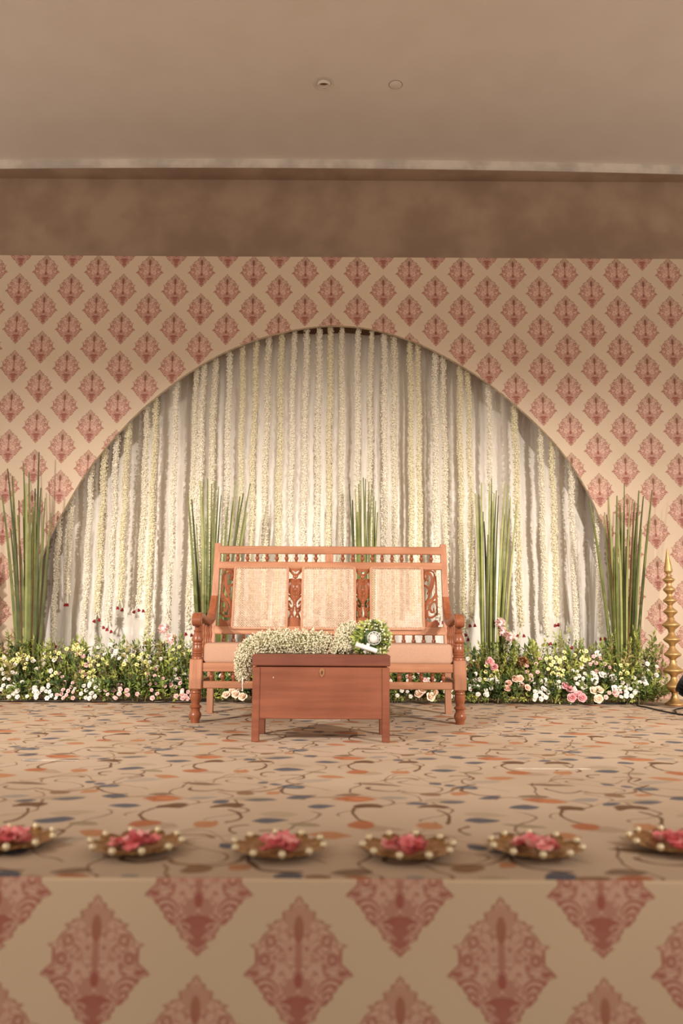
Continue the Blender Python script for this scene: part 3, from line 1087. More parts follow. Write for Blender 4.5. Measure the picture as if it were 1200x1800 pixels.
def octa(mb, c, r, rng, mi=0, flat=.75):
    """tiny blossom: a randomly turned eight-faced bead"""
    a = rng.uniform(0, 6.28); b = rng.uniform(-1, 1); s = math.sqrt(1 - b * b)
    n = Vector((s * math.cos(a), s * math.sin(a), b))
    u = n.orthogonal().normalized(); w = n.cross(u)
    c = Vector(c)
    vs = [tuple(c + n * r * flat), tuple(c - n * r * flat)] + [tuple(c + q * r) for q in (u, w, -u, -w)]
    mb.add(vs, [(0, 2, 3), (0, 3, 4), (0, 4, 5), (0, 5, 2), (1, 3, 2), (1, 4, 3), (1, 5, 4), (1, 2, 5)], mi)


def leaf(mb, base, d, up, L, W, mi):
    d = d.normalized()
    s = d.cross(up)
    if s.length < 1e-4: s = Vector((1, 0, 0))
    s.normalize(); n = s.cross(d)
    b = base
    vs = [b, b + d * L * .5 + s * W * .5 + n * W * .18, b + d * L - n * L * .12, b + d * L * .5 - s * W * .5 + n * W * .18, b + d * L * .52]
    mb.add([tuple(v) for v in vs], [(0, 1, 4), (1, 2, 4), (2, 3, 4), (3, 0, 4)], mi)


def sprig(mb, base, d, length, nl, ll, lw, mi, rng, mis=3):
    d = d.normalized()
    p = Vector(base); n = 5
    pts = [p.copy()]
    for k in range(n):
        d = (d + Vector((rng.uniform(-.12, .12), rng.uniform(-.12, .12), rng.uniform(-.05, .08)))).normalized()
        p = p + d * length / n
        pts.append(p.copy())
    mb.tube(pts, [.0028 * (1 - .1 * k) for k in range(n + 1)], 3, 3, False)
    for i in range(nl):
        t = .18 + .82 * (i + rng.random()) / nl
        q = t * n; k = min(int(q), n - 1)
        pos = pts[k].lerp(pts[k + 1], q - k)
        ax = (pts[k + 1] - pts[k]).normalized()
        a = rng.uniform(0, 2 * PI)
        o = ax.orthogonal().normalized()
        o = Matrix.Rotation(a, 3, ax) @ o
        dd = o * rng.uniform(.6, 1.0) + ax * rng.uniform(.35, .9)
        leaf(mb, pos, dd, ax, ll * rng.uniform(.7, 1.15), lw * rng.uniform(.8, 1.2), mi)
    leaf(mb, pts[-1], d, d.orthogonal(), ll, lw, mi)


def petal(mb, ang, tilt, r0, L, W, cup, mi, nseg=3):
    """one petal rising from the flower's axis (z up), leaning out by tilt"""
    ca, sa = math.cos(ang), math.sin(ang)
    vs = []
    prof = [(0, .35), (.35, .85), (.72, 1.0), (1.0, .55)]
    for t, w in prof:
        tl = tilt + cup * t
        rr = r0 + L * t * math.sin(tl); zz_ = L * t * math.cos(tl)
        for s in (-1, 0, 1):
            x = rr + (0 if s == 0 else -W * .18 * w)
            y = s * W * .5 * w
            vs.append((x * ca - y * sa, x * sa + y * ca, zz_ + (0 if s == 0 else W * .06)))
    fs = []
    for i in range(3):
        for k in range(2):
            a = i * 3 + k
            fs.append((a, a + 1, a + 4, a + 3))
    mb.add(vs, fs, mi)


def rose_mesh(name, mat, R, layers=((3, .15, .35), (4, .45, .7), (5, .85, 1.0))):
    m = MB()
    for li, (n, tilt, k) in enumerate(layers):
        for i in range(n):
            petal(m, 2 * PI * i / n + li * .6, tilt * .6, R * .06, R * (.75 + .3 * k), R * (.8 + .5 * k), tilt * .7, 0)
    m.sphere((0, 0, R * .30), (R * .28, R * .28, R * .34), 8, 4)
    m.lathe([(R * .12, -R * .55), (R * .3, -R * .1), (R * .22, .0)], seg=6, mi=1, cap=False)
    return m.mesh(name, [mat, LEAF[1]], 60, False)


def daisy_mesh(name, mat, heart, R, n=6):
    m = MB()
    for i in range(n):
        petal(m, 2 * PI * i / n, 1.0, R * .12, R, R * .85, .35, 0)
    m.sphere((0, 0, R * .12), (R * .3, R * .3, R * .2), 8, 4, 1)
    m.lathe([(R * .1, -R * .6), (R * .16, .0)], seg=5, mi=2, cap=False)
    return m.mesh(name, [mat, heart, LEAF[1]], 60, False)


def puff_mesh(name, mat, R, n=60, L=.5, seed=1):
    m = MB(); r = random.Random(seed)
    for i in range(n):
        z = r.uniform(-.3, 1); a = r.uniform(0, 6.28); s = math.sqrt(1 - z * z)
        d = Vector((s * math.cos(a), s * math.sin(a), z))
        leaf(m, d * R * (1 - L), d, d.orthogonal(), R * L * 1.1, R * .34, 0)
    m.sphere((0, 0, 0), R * .6, 8, 6, 0)
    return m.mesh(name, [mat], None, False)


BL = {'white': rose_mesh('white_spray_rose', PET['white'], .024), 'whitel': rose_mesh('white_rose', PET['white'], .032), 'pink': rose_mesh('pink_spray_rose', PET['pink'], .023),
      'rose': rose_mesh('pink_rose', PET['rose'], .036), 'cream': rose_mesh('cream_rose', PET['cream'], .036), 'peach': rose_mesh('peach_rose', PET['peach'], .032),
      'yellow': daisy_mesh('yellow_daisy', PET['yellow'], PET['heart'], .022), 'wdaisy': daisy_mesh('white_daisy', PET['white'], PET['pinkheart'], .022),
      'puff': puff_mesh('pink_peony', PET['puff'], .05, 90, .6, 3), 'dry': puff_mesh('dried_thistle', PET['dry'], .05, 110, .7, 4)}
BNAME = {'white': 'spray_rose', 'whitel': 'white_rose', 'pink': 'spray_rose', 'rose': 'rose', 'cream': 'rose', 'peach': 'rose', 'yellow': 'daisy', 'wdaisy': 'daisy', 'puff': 'peony', 'dry': 'thistle'}

# ------------------------------------------------------------------ flower bed, one arrangement after another
BED_F, BED_B = 5.76, 6.16


def bed_y(py):
    return BED_F + .36 * max(0, min(1, (1232 - py) / 115))


def arrangement(label, px0, px1, blooms, seed, dens=1.0, tall=(), mixw=(5, 5, 4, 1), front=1232, ztop=.40, seedleaf=.046):
    rng = random.Random(seed)
    xc = at((px0 + px1) / 2, 1200, 5.95).x
    t = thing('flower_arrangement', label, 'flower arrangement', (xc, 5.95, 0), 'low flower bed along the backdrop')
    xa, xz = at(px0, 1200, 5.95).x - xc, at(px1, 1200, 5.95).x - xc
    W = xz - xa
    mb = MB()
    nsp = int(420 * W * dens)
    for i in range(nsp):
        x = rng.uniform(xa, xz); u = rng.random()
        y = (BED_F - 5.95) + (BED_B - BED_F) * u
        top = .10 + (ztop - .10) * min(1, u * 1.35 + .12)
        top *= rng.uniform(.55, 1.08)
        dirv = Vector((rng.uniform(-.35, .35), -.55 + .6 * u + rng.uniform(-.25, .2), 1.0))
        z0 = rng.uniform(0.0, .05) if rng.random() < .5 else rng.uniform(.0, max(.02, top - .12))
        mi = rng.choices((0, 1, 2, 3), mixw)[0]
        if z0 < .04 and u < .3: mi = rng.choice((1, 2, 2))
        big = rng.random() < .18
        sprig(mb, (x, y, z0 + .004), dirv, max(.08, top - z0), rng.randint(9, 14), seedleaf * (1.35 if big else rng.uniform(.6, 1.0)), seedleaf * (.66 if big else .36), mi, rng)
    # fringe creeping over the carpet edge
    for i in range(int(60 * W)):
        x = rng.uniform(xa, xz)
        sprig(mb, (x, BED_F - 5.95 + .03, .03), Vector((rng.uniform(-.5, .5), -.6, rng.uniform(-.1, .7))), .07, 7, .026, .011, rng.choice((0, 0, 1, 2)), rng)
    for (px, py, n, ll) in tall:   # tall leafy sprigs
        q = at(px, py, 6.02)
        for k in range(n):
            b = Vector((q.x - xc + rng.uniform(-.05, .05), .05 + rng.uniform(-.05, .05), max(.05, q.z - .26)))
            e = Vector((q.x - xc + rng.uniform(-.05, .05), .07, q.z + rng.uniform(-.06, .01)))
            sprig(mb, b, e - b, (e - b).length, 18, ll, ll * .36, rng.choice((0, 0, 1)), rng)
    for v in range(len(mb.v)):
        if mb.v[v][2] < .002: mb.v[v] = (mb.v[v][0], mb.v[v][1], .002)
    fo = mb.build('foliage', LEAF, t, None, False)
    fo['kind'] = 'stuff'
    # blooms
    for kind, cx, cy, n, sx, sy in blooms:
        placed = []
        for k in range(n):
            for _ in range(12):
                px = cx + rng.gauss(0, sx); py = cy + rng.gauss(0, sy)
                if py > front - 2: py = front - 2 - rng.random() * 14
                if all((px - a) ** 2 + (py - b) ** 2 > 55 for a, b in placed): break
            placed.append((px, py))
            Y = bed_y(py) - .085 + rng.uniform(-.015, .02)
            p = at(px, py, Y)
            o = link(BNAME[kind], BL[kind], t, (p.x - xc, p.y - 5.95, max(.03, p.z)))
            d = Vector((rng.uniform(-.45, .45), -1.0, rng.uniform(.1, .9))).normalized()
            o.rotation_euler = d.to_track_quat('Z', 'Y').to_euler()
            s = rng.uniform(.54, .8) if kind in ('white', 'pink', 'yellow', 'wdaisy') else rng.uniform(.8, 1.0)
            o.scale = (s, s, s)
            stem = None
    return t


A = arrangement
A('flower arrangement with white spray roses at the left picture edge', -30, 40,
  [('white', 10, 1180, 9, 10, 14), ('white', 18, 1205, 6, 12, 8), ('yellow', 5, 1163, 6, 8, 6), ('yellow', 35, 1160, 8, 7, 8)], 1, 1.0, [(22, 1115, 3, .045)])
A('flower arrangement with white spray roses below the leftmost reeds', 40, 92,
  [('white', 70, 1165, 8, 12, 8), ('white', 52, 1215, 10, 12, 9), ('white', 75, 1210, 8, 10, 8), ('yellow', 40, 1158, 8, 7, 8), ('wdaisy', 88, 1222, 6, 6, 8), ('white', 28, 1212, 7, 6, 8)], 2, 1.0, [(55, 1128, 4, .05), (70, 1135, 3, .05)])
A('leafy flower arrangement with pink spray roses right of the leftmost reeds', 92, 150,
  [('pink', 107, 1205, 8, 5, 12), ('pink', 128, 1218, 6, 6, 7), ('white', 148, 1217, 7, 8, 9), ('yellow', 92, 1190, 5, 6, 6), ('pink', 140, 1165, 8, 6, 12), ('yellow', 152, 1183, 6, 6, 5), ('yellow', 95, 1150, 7, 7, 4), ('yellow', 130, 1140, 6, 8, 5)], 3, 1.0, [(92, 1128, 4, .05), (110, 1135, 3, .045)])
A('flower arrangement with white blooms in the middle of the left bed', 150, 208,
  [('white', 165, 1216, 10, 10, 8), ('yellow', 168, 1160, 9, 8, 5), ('pink', 200, 1222, 9, 8, 7), ('white', 195, 1148, 6, 8, 5), ('yellow', 140, 1143, 5, 6, 5), ('wdaisy', 170, 1200, 4, 8, 5)], 4, 1.0, [(145, 1128, 3, .05), (190, 1135, 3, .045)])
A('flower arrangement with a cluster of pink daisies midway to the settee', 208, 278,
  [('pink', 270, 1198, 13, 7, 12), ('pink', 215, 1222, 8, 9, 6), ('yellow', 272, 1180, 5, 5, 6), ('yellow', 245, 1160, 8, 9, 6), ('white', 215, 1155, 6, 7, 6)], 5, 1.05, [(262, 1120, 5, .05), (240, 1132, 3, .045), (215, 1128, 3, .04)])
A('flower arrangement with a tall pink peony beside the settee\'s left arm', 278, 345,
  [('white', 312, 1190, 8, 9, 8), ('pink', 322, 1210, 9, 7, 8), ('pink', 325, 1228, 6, 6, 4), ('yellow', 316, 1150, 6, 8, 7), ('white', 275, 1160, 5, 6, 6), ('puff', 289, 1104, 1, 2, 2), ('puff', 300, 1122, 1, 2, 2)], 6, 1.05, [(285, 1128, 4, .05), (315, 1120, 4, .045), (330, 1130, 3, .04)])
A('low flower arrangement with cream roses seen under the settee\'s left end', 345, 450,
  [('cream', 398, 1222, 1, 2, 2), ('cream', 415, 1220, 1, 1, 2), ('cream', 412, 1232, 1, 1, 1), ('cream', 428, 1228, 1, 2, 2), ('white', 385, 1190, 6, 8, 5), ('pink', 405, 1192, 5, 12, 5), ('cream', 420, 1210, 2, 8, 5)], 7, .9, [], (3, 5, 6, 1), ztop=.34)
A('low flower arrangement behind the chest under the settee', 450, 690,
  [('pink', 560, 1190, 8, 60, 8), ('white', 600, 1195, 8, 60, 8)], 8, .55, [], (3, 5, 6, 1), ztop=.30)
A('low flower arrangement with cream roses under the settee\'s right end', 690, 812,
  [('cream', 737, 1233, 1, 1, 1), ('cream', 756, 1226, 1, 1, 1), ('cream', 763, 1232, 1, 1, 1), ('cream', 738, 1216, 1, 2, 2), ('white', 715, 1216, 8, 9, 6), ('pink', 735, 1192, 6, 14, 6), ('white', 755, 1194, 6, 14, 5), ('white', 795, 1225, 5, 6, 6)], 9, .9, [], (3, 5, 6, 1), ztop=.34)
A('flower arrangement with dried brown thistles beside the settee\'s right arm', 812, 872,
  [('white', 842, 1200, 9, 7, 8), ('white', 856, 1212, 7, 6, 6), ('yellow', 862, 1182, 9, 6, 8), ('dry', 834, 1172, 1, 2, 2), ('white', 822, 1158, 1, 1, 1), ('white', 830, 1164, 1, 1, 1), ('rose', 857, 1162, 1, 1, 2), ('rose', 868, 1174, 1, 1, 1), ('white', 818, 1208, 4, 3, 8)], 10, 1.05, [(835, 1135, 4, .045), (855, 1130, 3, .04)])
A('flower arrangement with peach roses and tall pink peonies behind them', 872, 938,
  [('peach', 914, 1196, 2, 6, 3), ('peach', 915, 1208, 2, 7, 3), ('peach', 893, 1203, 2, 5, 3), ('pink', 928, 1185, 5, 6, 7), ('pink', 934, 1168, 4, 5, 6), ('dry', 917, 1163, 1, 2, 2), ('white', 876, 1199, 3, 6, 5), ('puff', 878, 1096, 1, 1, 1), ('puff', 884, 1112, 1, 1, 1), ('puff', 893, 1122, 1, 1, 1), ('white', 945, 1215, 8, 6, 9)], 11, 1.1, [(898, 1105, 3, .035), (900, 1132, 4, .045), (932, 1128, 5, .045)])
A('flower arrangement with yellow daisies and pink roses right of the middle', 938, 1012,
  [('yellow', 975, 1165, 12, 8, 8), ('yellow', 985, 1183, 6, 9, 5), ('white', 948, 1222, 9, 8, 8), ('white', 975, 1203, 10, 10, 7), ('rose', 998, 1214, 2, 3, 3), ('rose', 1004, 1228, 1, 1, 1), ('rose', 1014, 1224, 1, 1, 1), ('rose', 1022, 1226, 1, 1, 1), ('white', 990, 1205, 6, 10, 6)], 12, 1.05, [(985, 1110, 5, .04), (965, 1130, 4, .04), (1000, 1128, 4, .04)])
A('flower arrangement with white roses left of the rightmost reeds', 1012, 1075,
  [('white', 1025, 1192, 11, 8, 8), ('whitel', 1048, 1192, 3, 8, 8), ('whitel', 1075, 1190, 2, 2, 8), ('pink', 1058, 1170, 10, 9, 9), ('yellow', 1020, 1158, 8, 6, 6), ('whitel', 1047, 1150, 1, 1, 1), ('cream', 1052, 1222, 3, 7, 6), ('white', 1010, 1203, 6, 7, 5), ('pink', 1072, 1226, 3, 8, 4)], 13, 1.05, [(1022, 1125, 4, .035), (1068, 1112, 4, .035), (1045, 1138, 3, .04)], seedleaf=.04)
A('bushy green flower arrangement with white spray roses beside the gold lamp stand', 1075, 1138,
  [('yellow', 1090, 1178, 9, 6, 6), ('white', 1112, 1205, 14, 10, 9), ('white', 1138, 1188, 11, 7, 8), ('white', 1098, 1218, 9, 8, 7), ('pink', 1082, 1222, 3, 4, 4)], 14, 1.25, [(1125, 1108, 6, .045), (1143, 1132, 6, .045), (1110, 1130, 5, .045), (1155, 1165, 5, .04), (1165, 1200, 4, .04), (1090, 1135, 4, .045)], (6, 5, 3, 1))

# ------------------------------------------------------------------ reeds


def reeds(label, base_px, tops, seed, Y=6.10, brown=()):
    rng = random.Random(seed)
    b0 = at(base_px, 1150, Y)
    t = thing('reed_clump', label, 'reeds', (b0.x, Y, 0), 'tall reed clumps in the flower bed')
    for i, (bx, tx, ty) in enumerate(tops):
        y0 = rng.uniform(-.05, .05)
        e = at(tx, ty, Y + y0); b = at(bx, 1150, Y + y0)
        P0 = Vector((b.x - b0.x, y0, .02)); P2 = Vector((e.x - b0.x, y0 + rng.uniform(-.02, .03), e.z))
        mid = P0.lerp(P2, .5) + Vector(((P0.x - P2.x) * .10 + rng.uniform(-.012, .012), 0, 0))
        n = 9
        pts = []
        for k in range(n + 1):
            q = k / n
            pts.append(P0 * (1 - q) ** 2 + (mid * 2 - (P0 + P2) / 2) * 2 * q * (1 - q) + P2 * q * q)
        w = rng.uniform(.0105, .0155)
        rad = [w * (.85 + .15 * math.sin(q / n * PI)) * (1 - .55 * (q / n) ** 3) for q in range(n + 1)]
        m = MB().tube(pts, rad, 3)
        m.build('blade', rng.choices(M_BLADE, (6, 3, 3))[0], t, None)
    for bx, tx, ty, l0 in brown:
        b = at(bx, 1150, Y - .03); e = at(tx, ty, Y - .03)
        P0 = Vector((b.x - b0.x, -.04, .02)); P2 = Vector((e.x - b0.x, -.04, e.z))
        pts = [P0.lerp(P2, k / 10) for k in range(11)]
        m = MB().tube(pts, .004, 4)
        m.build('seed_stem', M_REEDBR, t)
        sp = MB()
        for k in range(70):
            q = l0 + (1 - l0) * k / 70
            p = P0.lerp(P2, q); a = rng.uniform(0, 6.28)
            d = Vector((math.cos(a), math.sin(a), 1.6))
            leaf(sp, p, d, Vector((0, 0, 1)), .016, .006, 0)
        sp.build('seed_head', M_REEDBR, t)
    return t


def fan(bx0, bx1, tops):
    n = len(tops); out = []
    for i, (tx, ty) in enumerate(sorted(tops)):
        out.append((bx0 + (bx1 - bx0) * (i + .5) / n, tx, ty))
    return out


reeds('tall reed clump on the far left in front of the printed backdrop', 52, fan(36, 67, [(5, 872), (14, 824), (23, 838), (30, 905), (36, 960), (42, 815), (46, 850), (50, 830), (55, 890), (60, 858), (69, 795), (66, 920), (73, 858), (81, 876), (90, 902), (76, 930), (27, 980), (58, 960), (84, 960), (38, 880), (62, 880), (48, 985), (20, 930)]), 31, 6.08,
      [(45, 34, 880, .55), (58, 62, 900, .5)])
reeds('tall reed clump behind the settee\'s left end', 372, fan(352, 392, [(330, 868), (337, 878), (352, 845), (357, 848), (365, 842), (371, 850), (378, 845), (384, 855), (388, 870), (392, 920), (415, 845), (409, 880), (421, 872), (428, 868), (440, 850), (434, 900), (344, 920), (361, 910), (399, 890)]), 32, 6.10)
reeds('tall reed clump rising above the middle of the settee back', 640, fan(626, 656, [(613, 850), (619, 878), (624, 858), (630, 850), (634, 844), (638, 840), (642, 842), (648, 846), (652, 860), (657, 872), (663, 900), (660, 880), (628, 900), (645, 900)]), 33, 6.10)
reeds('tall reed clump standing just right of the settee', 862, fan(846, 878, [(835, 867), (842, 868), (845, 849), (851, 916), (860, 850), (864, 840), (869, 866), (872, 862), (875, 872), (866, 880), (888, 848), (893, 852), (898, 874), (895, 895), (909, 881), (880, 930), (857, 940), (887, 910), (848, 900)]), 34, 6.08)
reeds('tall reed clump on the right beside the gold lamp stand', 1093, fan(1076, 1112, [(1037, 880), (1069, 873), (1073, 900), (1083, 872), (1090, 888), (1098, 848), (1095, 900), (1109, 877), (1113, 884), (1123, 862), (1131, 872), (1144, 862), (1118, 900), (1104, 930), (1086, 940), (1062, 905), (1127, 930), (1080, 960), (1100, 960)]), 35, 6.06,
      [(1090, 1065, 905, .5), (1096, 1112, 900, .5)])

# ------------------------------------------------------------------ hanging garlands
STR = [(93, 1122, 2, 1), (118, 1045, 0, 1), (146, 1120, 2, 1), (171, 1078, 1, 1), (190, 1092, 2, 1), (212, 1056, 1, 1), (244, 1060, 0, 1), (258, 1120, 1, 1), (294, 1118, 2, 1),
       (331, 1105, 0, 1), (344, 1090, 2, 0), (366, 1080, 0, 0), (391, 1100, 2, 0), (416, 1060, 1, 0), (441, 1080, 1, 0), (463, 1100, 0, 0), (486, 1090, 1, 0), (510, 1070, 2, 0),
       (533, 1095, 2, 0), (557, 1080, 2, 0), (578, 1060, 1, 0), (598, 1090, 0, 0), (627, 1080, 2, 0), (652, 1070, 0, 0), (676, 1090, 2, 0), (695, 1100, 0, 0),
       (724, 1080, 1, 0), (738, 1060, 1, 0), (770, 1085, 2, 1), (783, 1070, 0, 1), (815, 1105, 1, 1), (829, 1085, 1, 1), (867, 1075, 2, 0), (914, 1100, 1, 1), (961, 1118, 0, 1), (978, 1082, 1, 1), (1013, 1125, 2, 1), (1056, 1112, 2, 1)]
ORD = ['first', 'second', 'third', 'fourth', 'fifth', 'sixth', 'seventh', 'eighth', 'ninth', 'tenth', 'eleventh', 'twelfth', 'thirteenth', 'fourteenth', 'fifteenth', 'sixteenth', 'seventeenth', 'eighteenth', 'nineteenth']
GY = PANEL_Y + TH + .045
bud = MB()
for i in range(5): petal(bud, 2 * PI * i / 5, .3, .002, .022, .018, .15, 0)
bud.sphere((0, 0, .010), (.008, .008, .011), 8, 5)
bud_mesh = bud.mesh('rosebud', [M_BUD], 60, False)
CN = ['cream', 'yellowish', 'white']
for i, (px, pyb, ci, tas) in enumerate(STR):
    rng = random.Random(100 + i)
    pb_ = at(px, pyb, GY)
    x = pb_.x
    xt = x
    ztop = arch_z(min(max(x * PANEL_Y / GY, arch[0].x + .01), arch[-1].x - .01)) + .01
    L = ztop - pb_.z
    side = (ORD[i] + ' from the left end') if i < 19 else (ORD[len(STR) - 1 - i] + ' from the right end')
    t = thing('flower_garland', '%s blossom garland hanging in the arch, %s' % (CN[ci], side), 'garland', (x, GY, pb_.z), 'blossom garlands hanging in the arch')
    mb = MB()
    R = rng.uniform(.021, .027) * (1.15 if px in (258, 914, 294) else 1)
    sway = rng.uniform(-.012, .012)
    nseg = 14

    def cen(z):
        q = z / L
        return sway * math.sin(q * PI) + .004 * math.sin(q * 17 + i), .004 * math.cos(q * 13 + i)
    pts = [(*cen(L * k / nseg), L * k / nseg) for k in range(nseg + 1)]
    mb.tube(pts, R * .55, 7)
    nb = int(L * 900)
    for k in range(nb):
        z = rng.uniform(-.005, L); a = rng.uniform(0, 2 * PI)
        if math.sin(a) > .55: a = -a
        cx_, cy_ = cen(z)
        r = R * rng.uniform(.55, 1.05)
        octa(mb, (cx_ + r * math.cos(a), cy_ + r * math.sin(a), z), rng.uniform(.0055, .0085), rng)
    mb.build('blossom_string', M_GARL[ci], t, None, False)['kind'] = 'stuff'
    tie = MB().tube([(0, 0, L - .01), (.002, -.02, L + .015), (0, -.0455, L + .03)], .003, 4)
    tie.build('tie', M_GARL[ci], t)
    if tas:
        nt = 3 if i % 2 == 0 else 2
        for k in range(nt):
            dx = (k - (nt - 1) / 2) * .032 + rng.uniform(-.008, .008); l = rng.uniform(.03, .075)
            tb_ = MB().tube([(cen(0)[0], 0, .01), (dx * .7, -.004, -l * .5), (dx, -.006, -l)], [.006, .005, .004], 5)
            tb_.build('tassel', M_GARL[ci], t)
            o = link('rosebud', bud_mesh, t, (dx, -.006, -l + .004), (PI + rng.uniform(-.5, .5), rng.uniform(-.5, .5), 0))
            o.scale = (1.2, 1.2, 1.2)

# ------------------------------------------------------------------ garlands and bouquet on the chest
TOPZ = zt


def gyp_garland(name, label, path, rads, n, seed, loc, core=True):
    rng = random.Random(seed)
    t = thing(name, label, 'garland', loc)
    P = spline(path, 6)
    k0 = len(P)
    rr = [float(np.interp(i / (k0 - 1), np.linspace(0, 1, len(rads)), rads)) for i in range(k0)]
    MB().tube(P, [r * .72 for r in rr], 9).build('core', M_GYPG, t, 60)
    mb = MB()
    for k in range(n):
        q = rng.random() * (k0 - 1); i0 = min(int(q), k0 - 2)
        c = P[i0].lerp(P[i0 + 1], q - i0)
        ax = (P[i0 + 1] - P[i0]).normalized()
        v = Vector((rng.gauss(0, 1), rng.gauss(0, 1), rng.gauss(0, 1)))
        v = (v - ax * v.dot(ax) * .8).normalized()
        r = rr[i0] * rng.uniform(.68, 1.12) * (1 + .12 * math.sin(q * 2.3 + 4 * v.x))
        p = c + v * r
        if p.z < (TOPZ - loc[2]) + .003 and p.x > -.0 + (-HW + CX - loc[0]) - .004: p.z = (TOPZ - loc[2]) + .004
        octa(mb, p, rng.uniform(.0028, .0050), rng, 0 if rng.random() < .8 else 1)
    mb.build('blossoms', [M_GYP, M_GYPG], t, None, False)['kind'] = 'stuff'
    return t


GYc = CY + .20


def gp(px, py, Y=None):
    p = at(px, py, Y or GYc)
    return (p.x, (Y or GYc) - GYc, p.z)


t = gyp_garland('gypsophila_garland', 'fluffy white gypsophila garland lying on the chest and drooping over its left end',
                [gp(428, 1194), gp(427, 1172), gp(433, 1150), gp(452, 1134), gp(480, 1128), gp(515, 1129), gp(550, 1129), gp(578, 1132)], [.030, .038, .048, .052, .056, .056, .054, .044], 7800, 41, (0, GYc, 0))
q = gp(428, 1190)
MB().tube([(q[0], -.03, q[2]), (q[0], -.035, gp(428, 1203)[2]), (q[0] + .001, -.034, gp(428, 1214)[2])], .0035, 5).build('ribbon', M_WHITE, t)
t = gyp_garland('gypsophila_bunch', 'upright bunch of white gypsophila between garland and green bouquet', [gp(600, 1147, GYc - .05), gp(602, 1133, GYc - .03), gp(612, 1117, GYc), gp(626, 1106, GYc + .02)], [.046, .054, .056, .040], 3600, 42, (0, GYc, 0))

# bouquet with its white holder turned to the camera
bc = at(653, 1124, CY + .12)
bq = thing('bouquet', 'round green and white bouquet lying with its white plastic holder outwards', 'bouquet', tuple(bc))
rng = random.Random(44)
mb = MB()
for k in range(560):
    a = rng.uniform(0, 2 * PI); rad = rng.uniform(.035, .078)
    b = Vector((rad * math.cos(a), rng.uniform(-.01, .06), rad * math.sin(a)))
    d = Vector((math.cos(a) + rng.uniform(-.6, .6), rng.uniform(-.9, .3), math.sin(a) + rng.uniform(-.6, .6)))
    lf = Vector(b)
    leaf(mb, lf, d, Vector((rng.uniform(-1, 1), -1, rng.uniform(-1, 1))), rng.uniform(.022, .036), rng.uniform(.010, .016), rng.choices((0, 1, 2), (5, 4, 1))[0])
floor_z = TOPZ + .002 - bc.z
mb.map(lambda x, y, z: (x, y, max(z, floor_z)))
mb.build('foliage', LEAF, bq, None, False)['kind'] = 'stuff'
MB().sphere((0, .05, .005), (.066, .05, .066), 14, 8).map(lambda x, y, z: (x, y, max(z, floor_z))).build('foam', LEAF[2], bq, 60)
wb_ = MB()
for k in range(190):
    a = rng.gauss(.5, 1.0); rad = rng.uniform(.045, .096)
    p = (rad * math.cos(a), rng.uniform(-.03, .05), max(floor_z + .005, rad * math.sin(a)))
    if rng.random() < .25: a = rng.uniform(0, 6.28); p = (rad * math.cos(a), rng.uniform(-.04, .02), max(floor_z + .005, rad * math.sin(a)))
    octa(wb_, p, rng.uniform(.0035, .0065), rng)
wb_.build('blossoms', M_GYP, bq, None, False)['kind'] = 'stuff'
cg = MB()
hc = (.010, -.045, .006)
for R_ in (.030, .021):
    cg.tube([(hc[0] + R_ * math.cos(a * PI / 12), hc[1] + (.030 - R_) * -.5, hc[2] + R_ * math.sin(a * PI / 12)) for a in range(25)], .0022, 5, 0, False)
for k in range(10):
    a = k * PI / 5
    cg.tube([(hc[0] + r_ * math.cos(a), hc[1] + (.030 - r_) * -.5, hc[2] + r_ * math.sin(a)) for r_ in (.012, .021, .030)], .0022, 4)
hold = cg.build('holder_cage', M_WHITE, bq, 50)
MB().sphere((hc[0] - .003, hc[1] - .012, hc[2] - .003), (.019, .014, .021), 14, 8).build('holder_cap', M_WHITE, hold, 60)


def hrod(p0, p1, r):
    a = at(*p0, CY + .055) - bc; b = at(*p1, CY + .055) - bc
    d = (b - a)
    pts = [a, a + d * .03, a + d * .97, b]
    return MB().tube(pts, [r * .85, r, r, r * .85], 12)


hrod((625, 1132.5), (662.5, 1145), .0115).build('handle', M_WHITE, bq, 50)
h2 = hrod((648, 1131), (641, 1148), .0085).map(lambda x, y, z: (x, y + .02, z))
h2.build('handle', M_WHITE, bq, 50)

# ------------------------------------------------------------------ gold lamp stands
LY = 5.80
PROF = [(1682, 98), (1676, 102), (1668, 100), (1655, 80), (1635, 52), (1610, 36), (1585, 28), (1560, 32), (1535, 62), (1510, 92), (1495, 98), (1480, 92), (1455, 58), (1425, 34), (1400, 28),
        (1375, 40), (1350, 86), (1336, 97), (1326, 97), (1312, 80), (1285, 44), (1255, 30), (1225, 26), (1205, 40), (1180, 78), (1168, 84), (1158, 82), (1140, 60), (1110, 36), (1085, 26), (1060, 36),
        (1035, 70), (1020, 84), (1010, 84), (995, 66), (970, 40), (945, 28), (915, 36), (890, 66), (872, 86), (860, 86), (845, 66), (820, 40), (795, 26), (770, 34), (745, 62), (735, 70), (725, 70), (712, 52), (690, 30), (668, 22),
        (650, 34), (628, 62), (619, 66), (610, 64), (595, 44), (570, 24), (555, 22), (535, 40), (515, 58), (506, 60), (496, 58), (480, 38), (460, 22), (440, 26), (420, 50), (408, 60), (398, 58), (385, 36), (365, 20), (350, 18), (335, 28), (322, 42), (312, 42), (260, 34), (180, 20), (110, 9), (82, 3)]


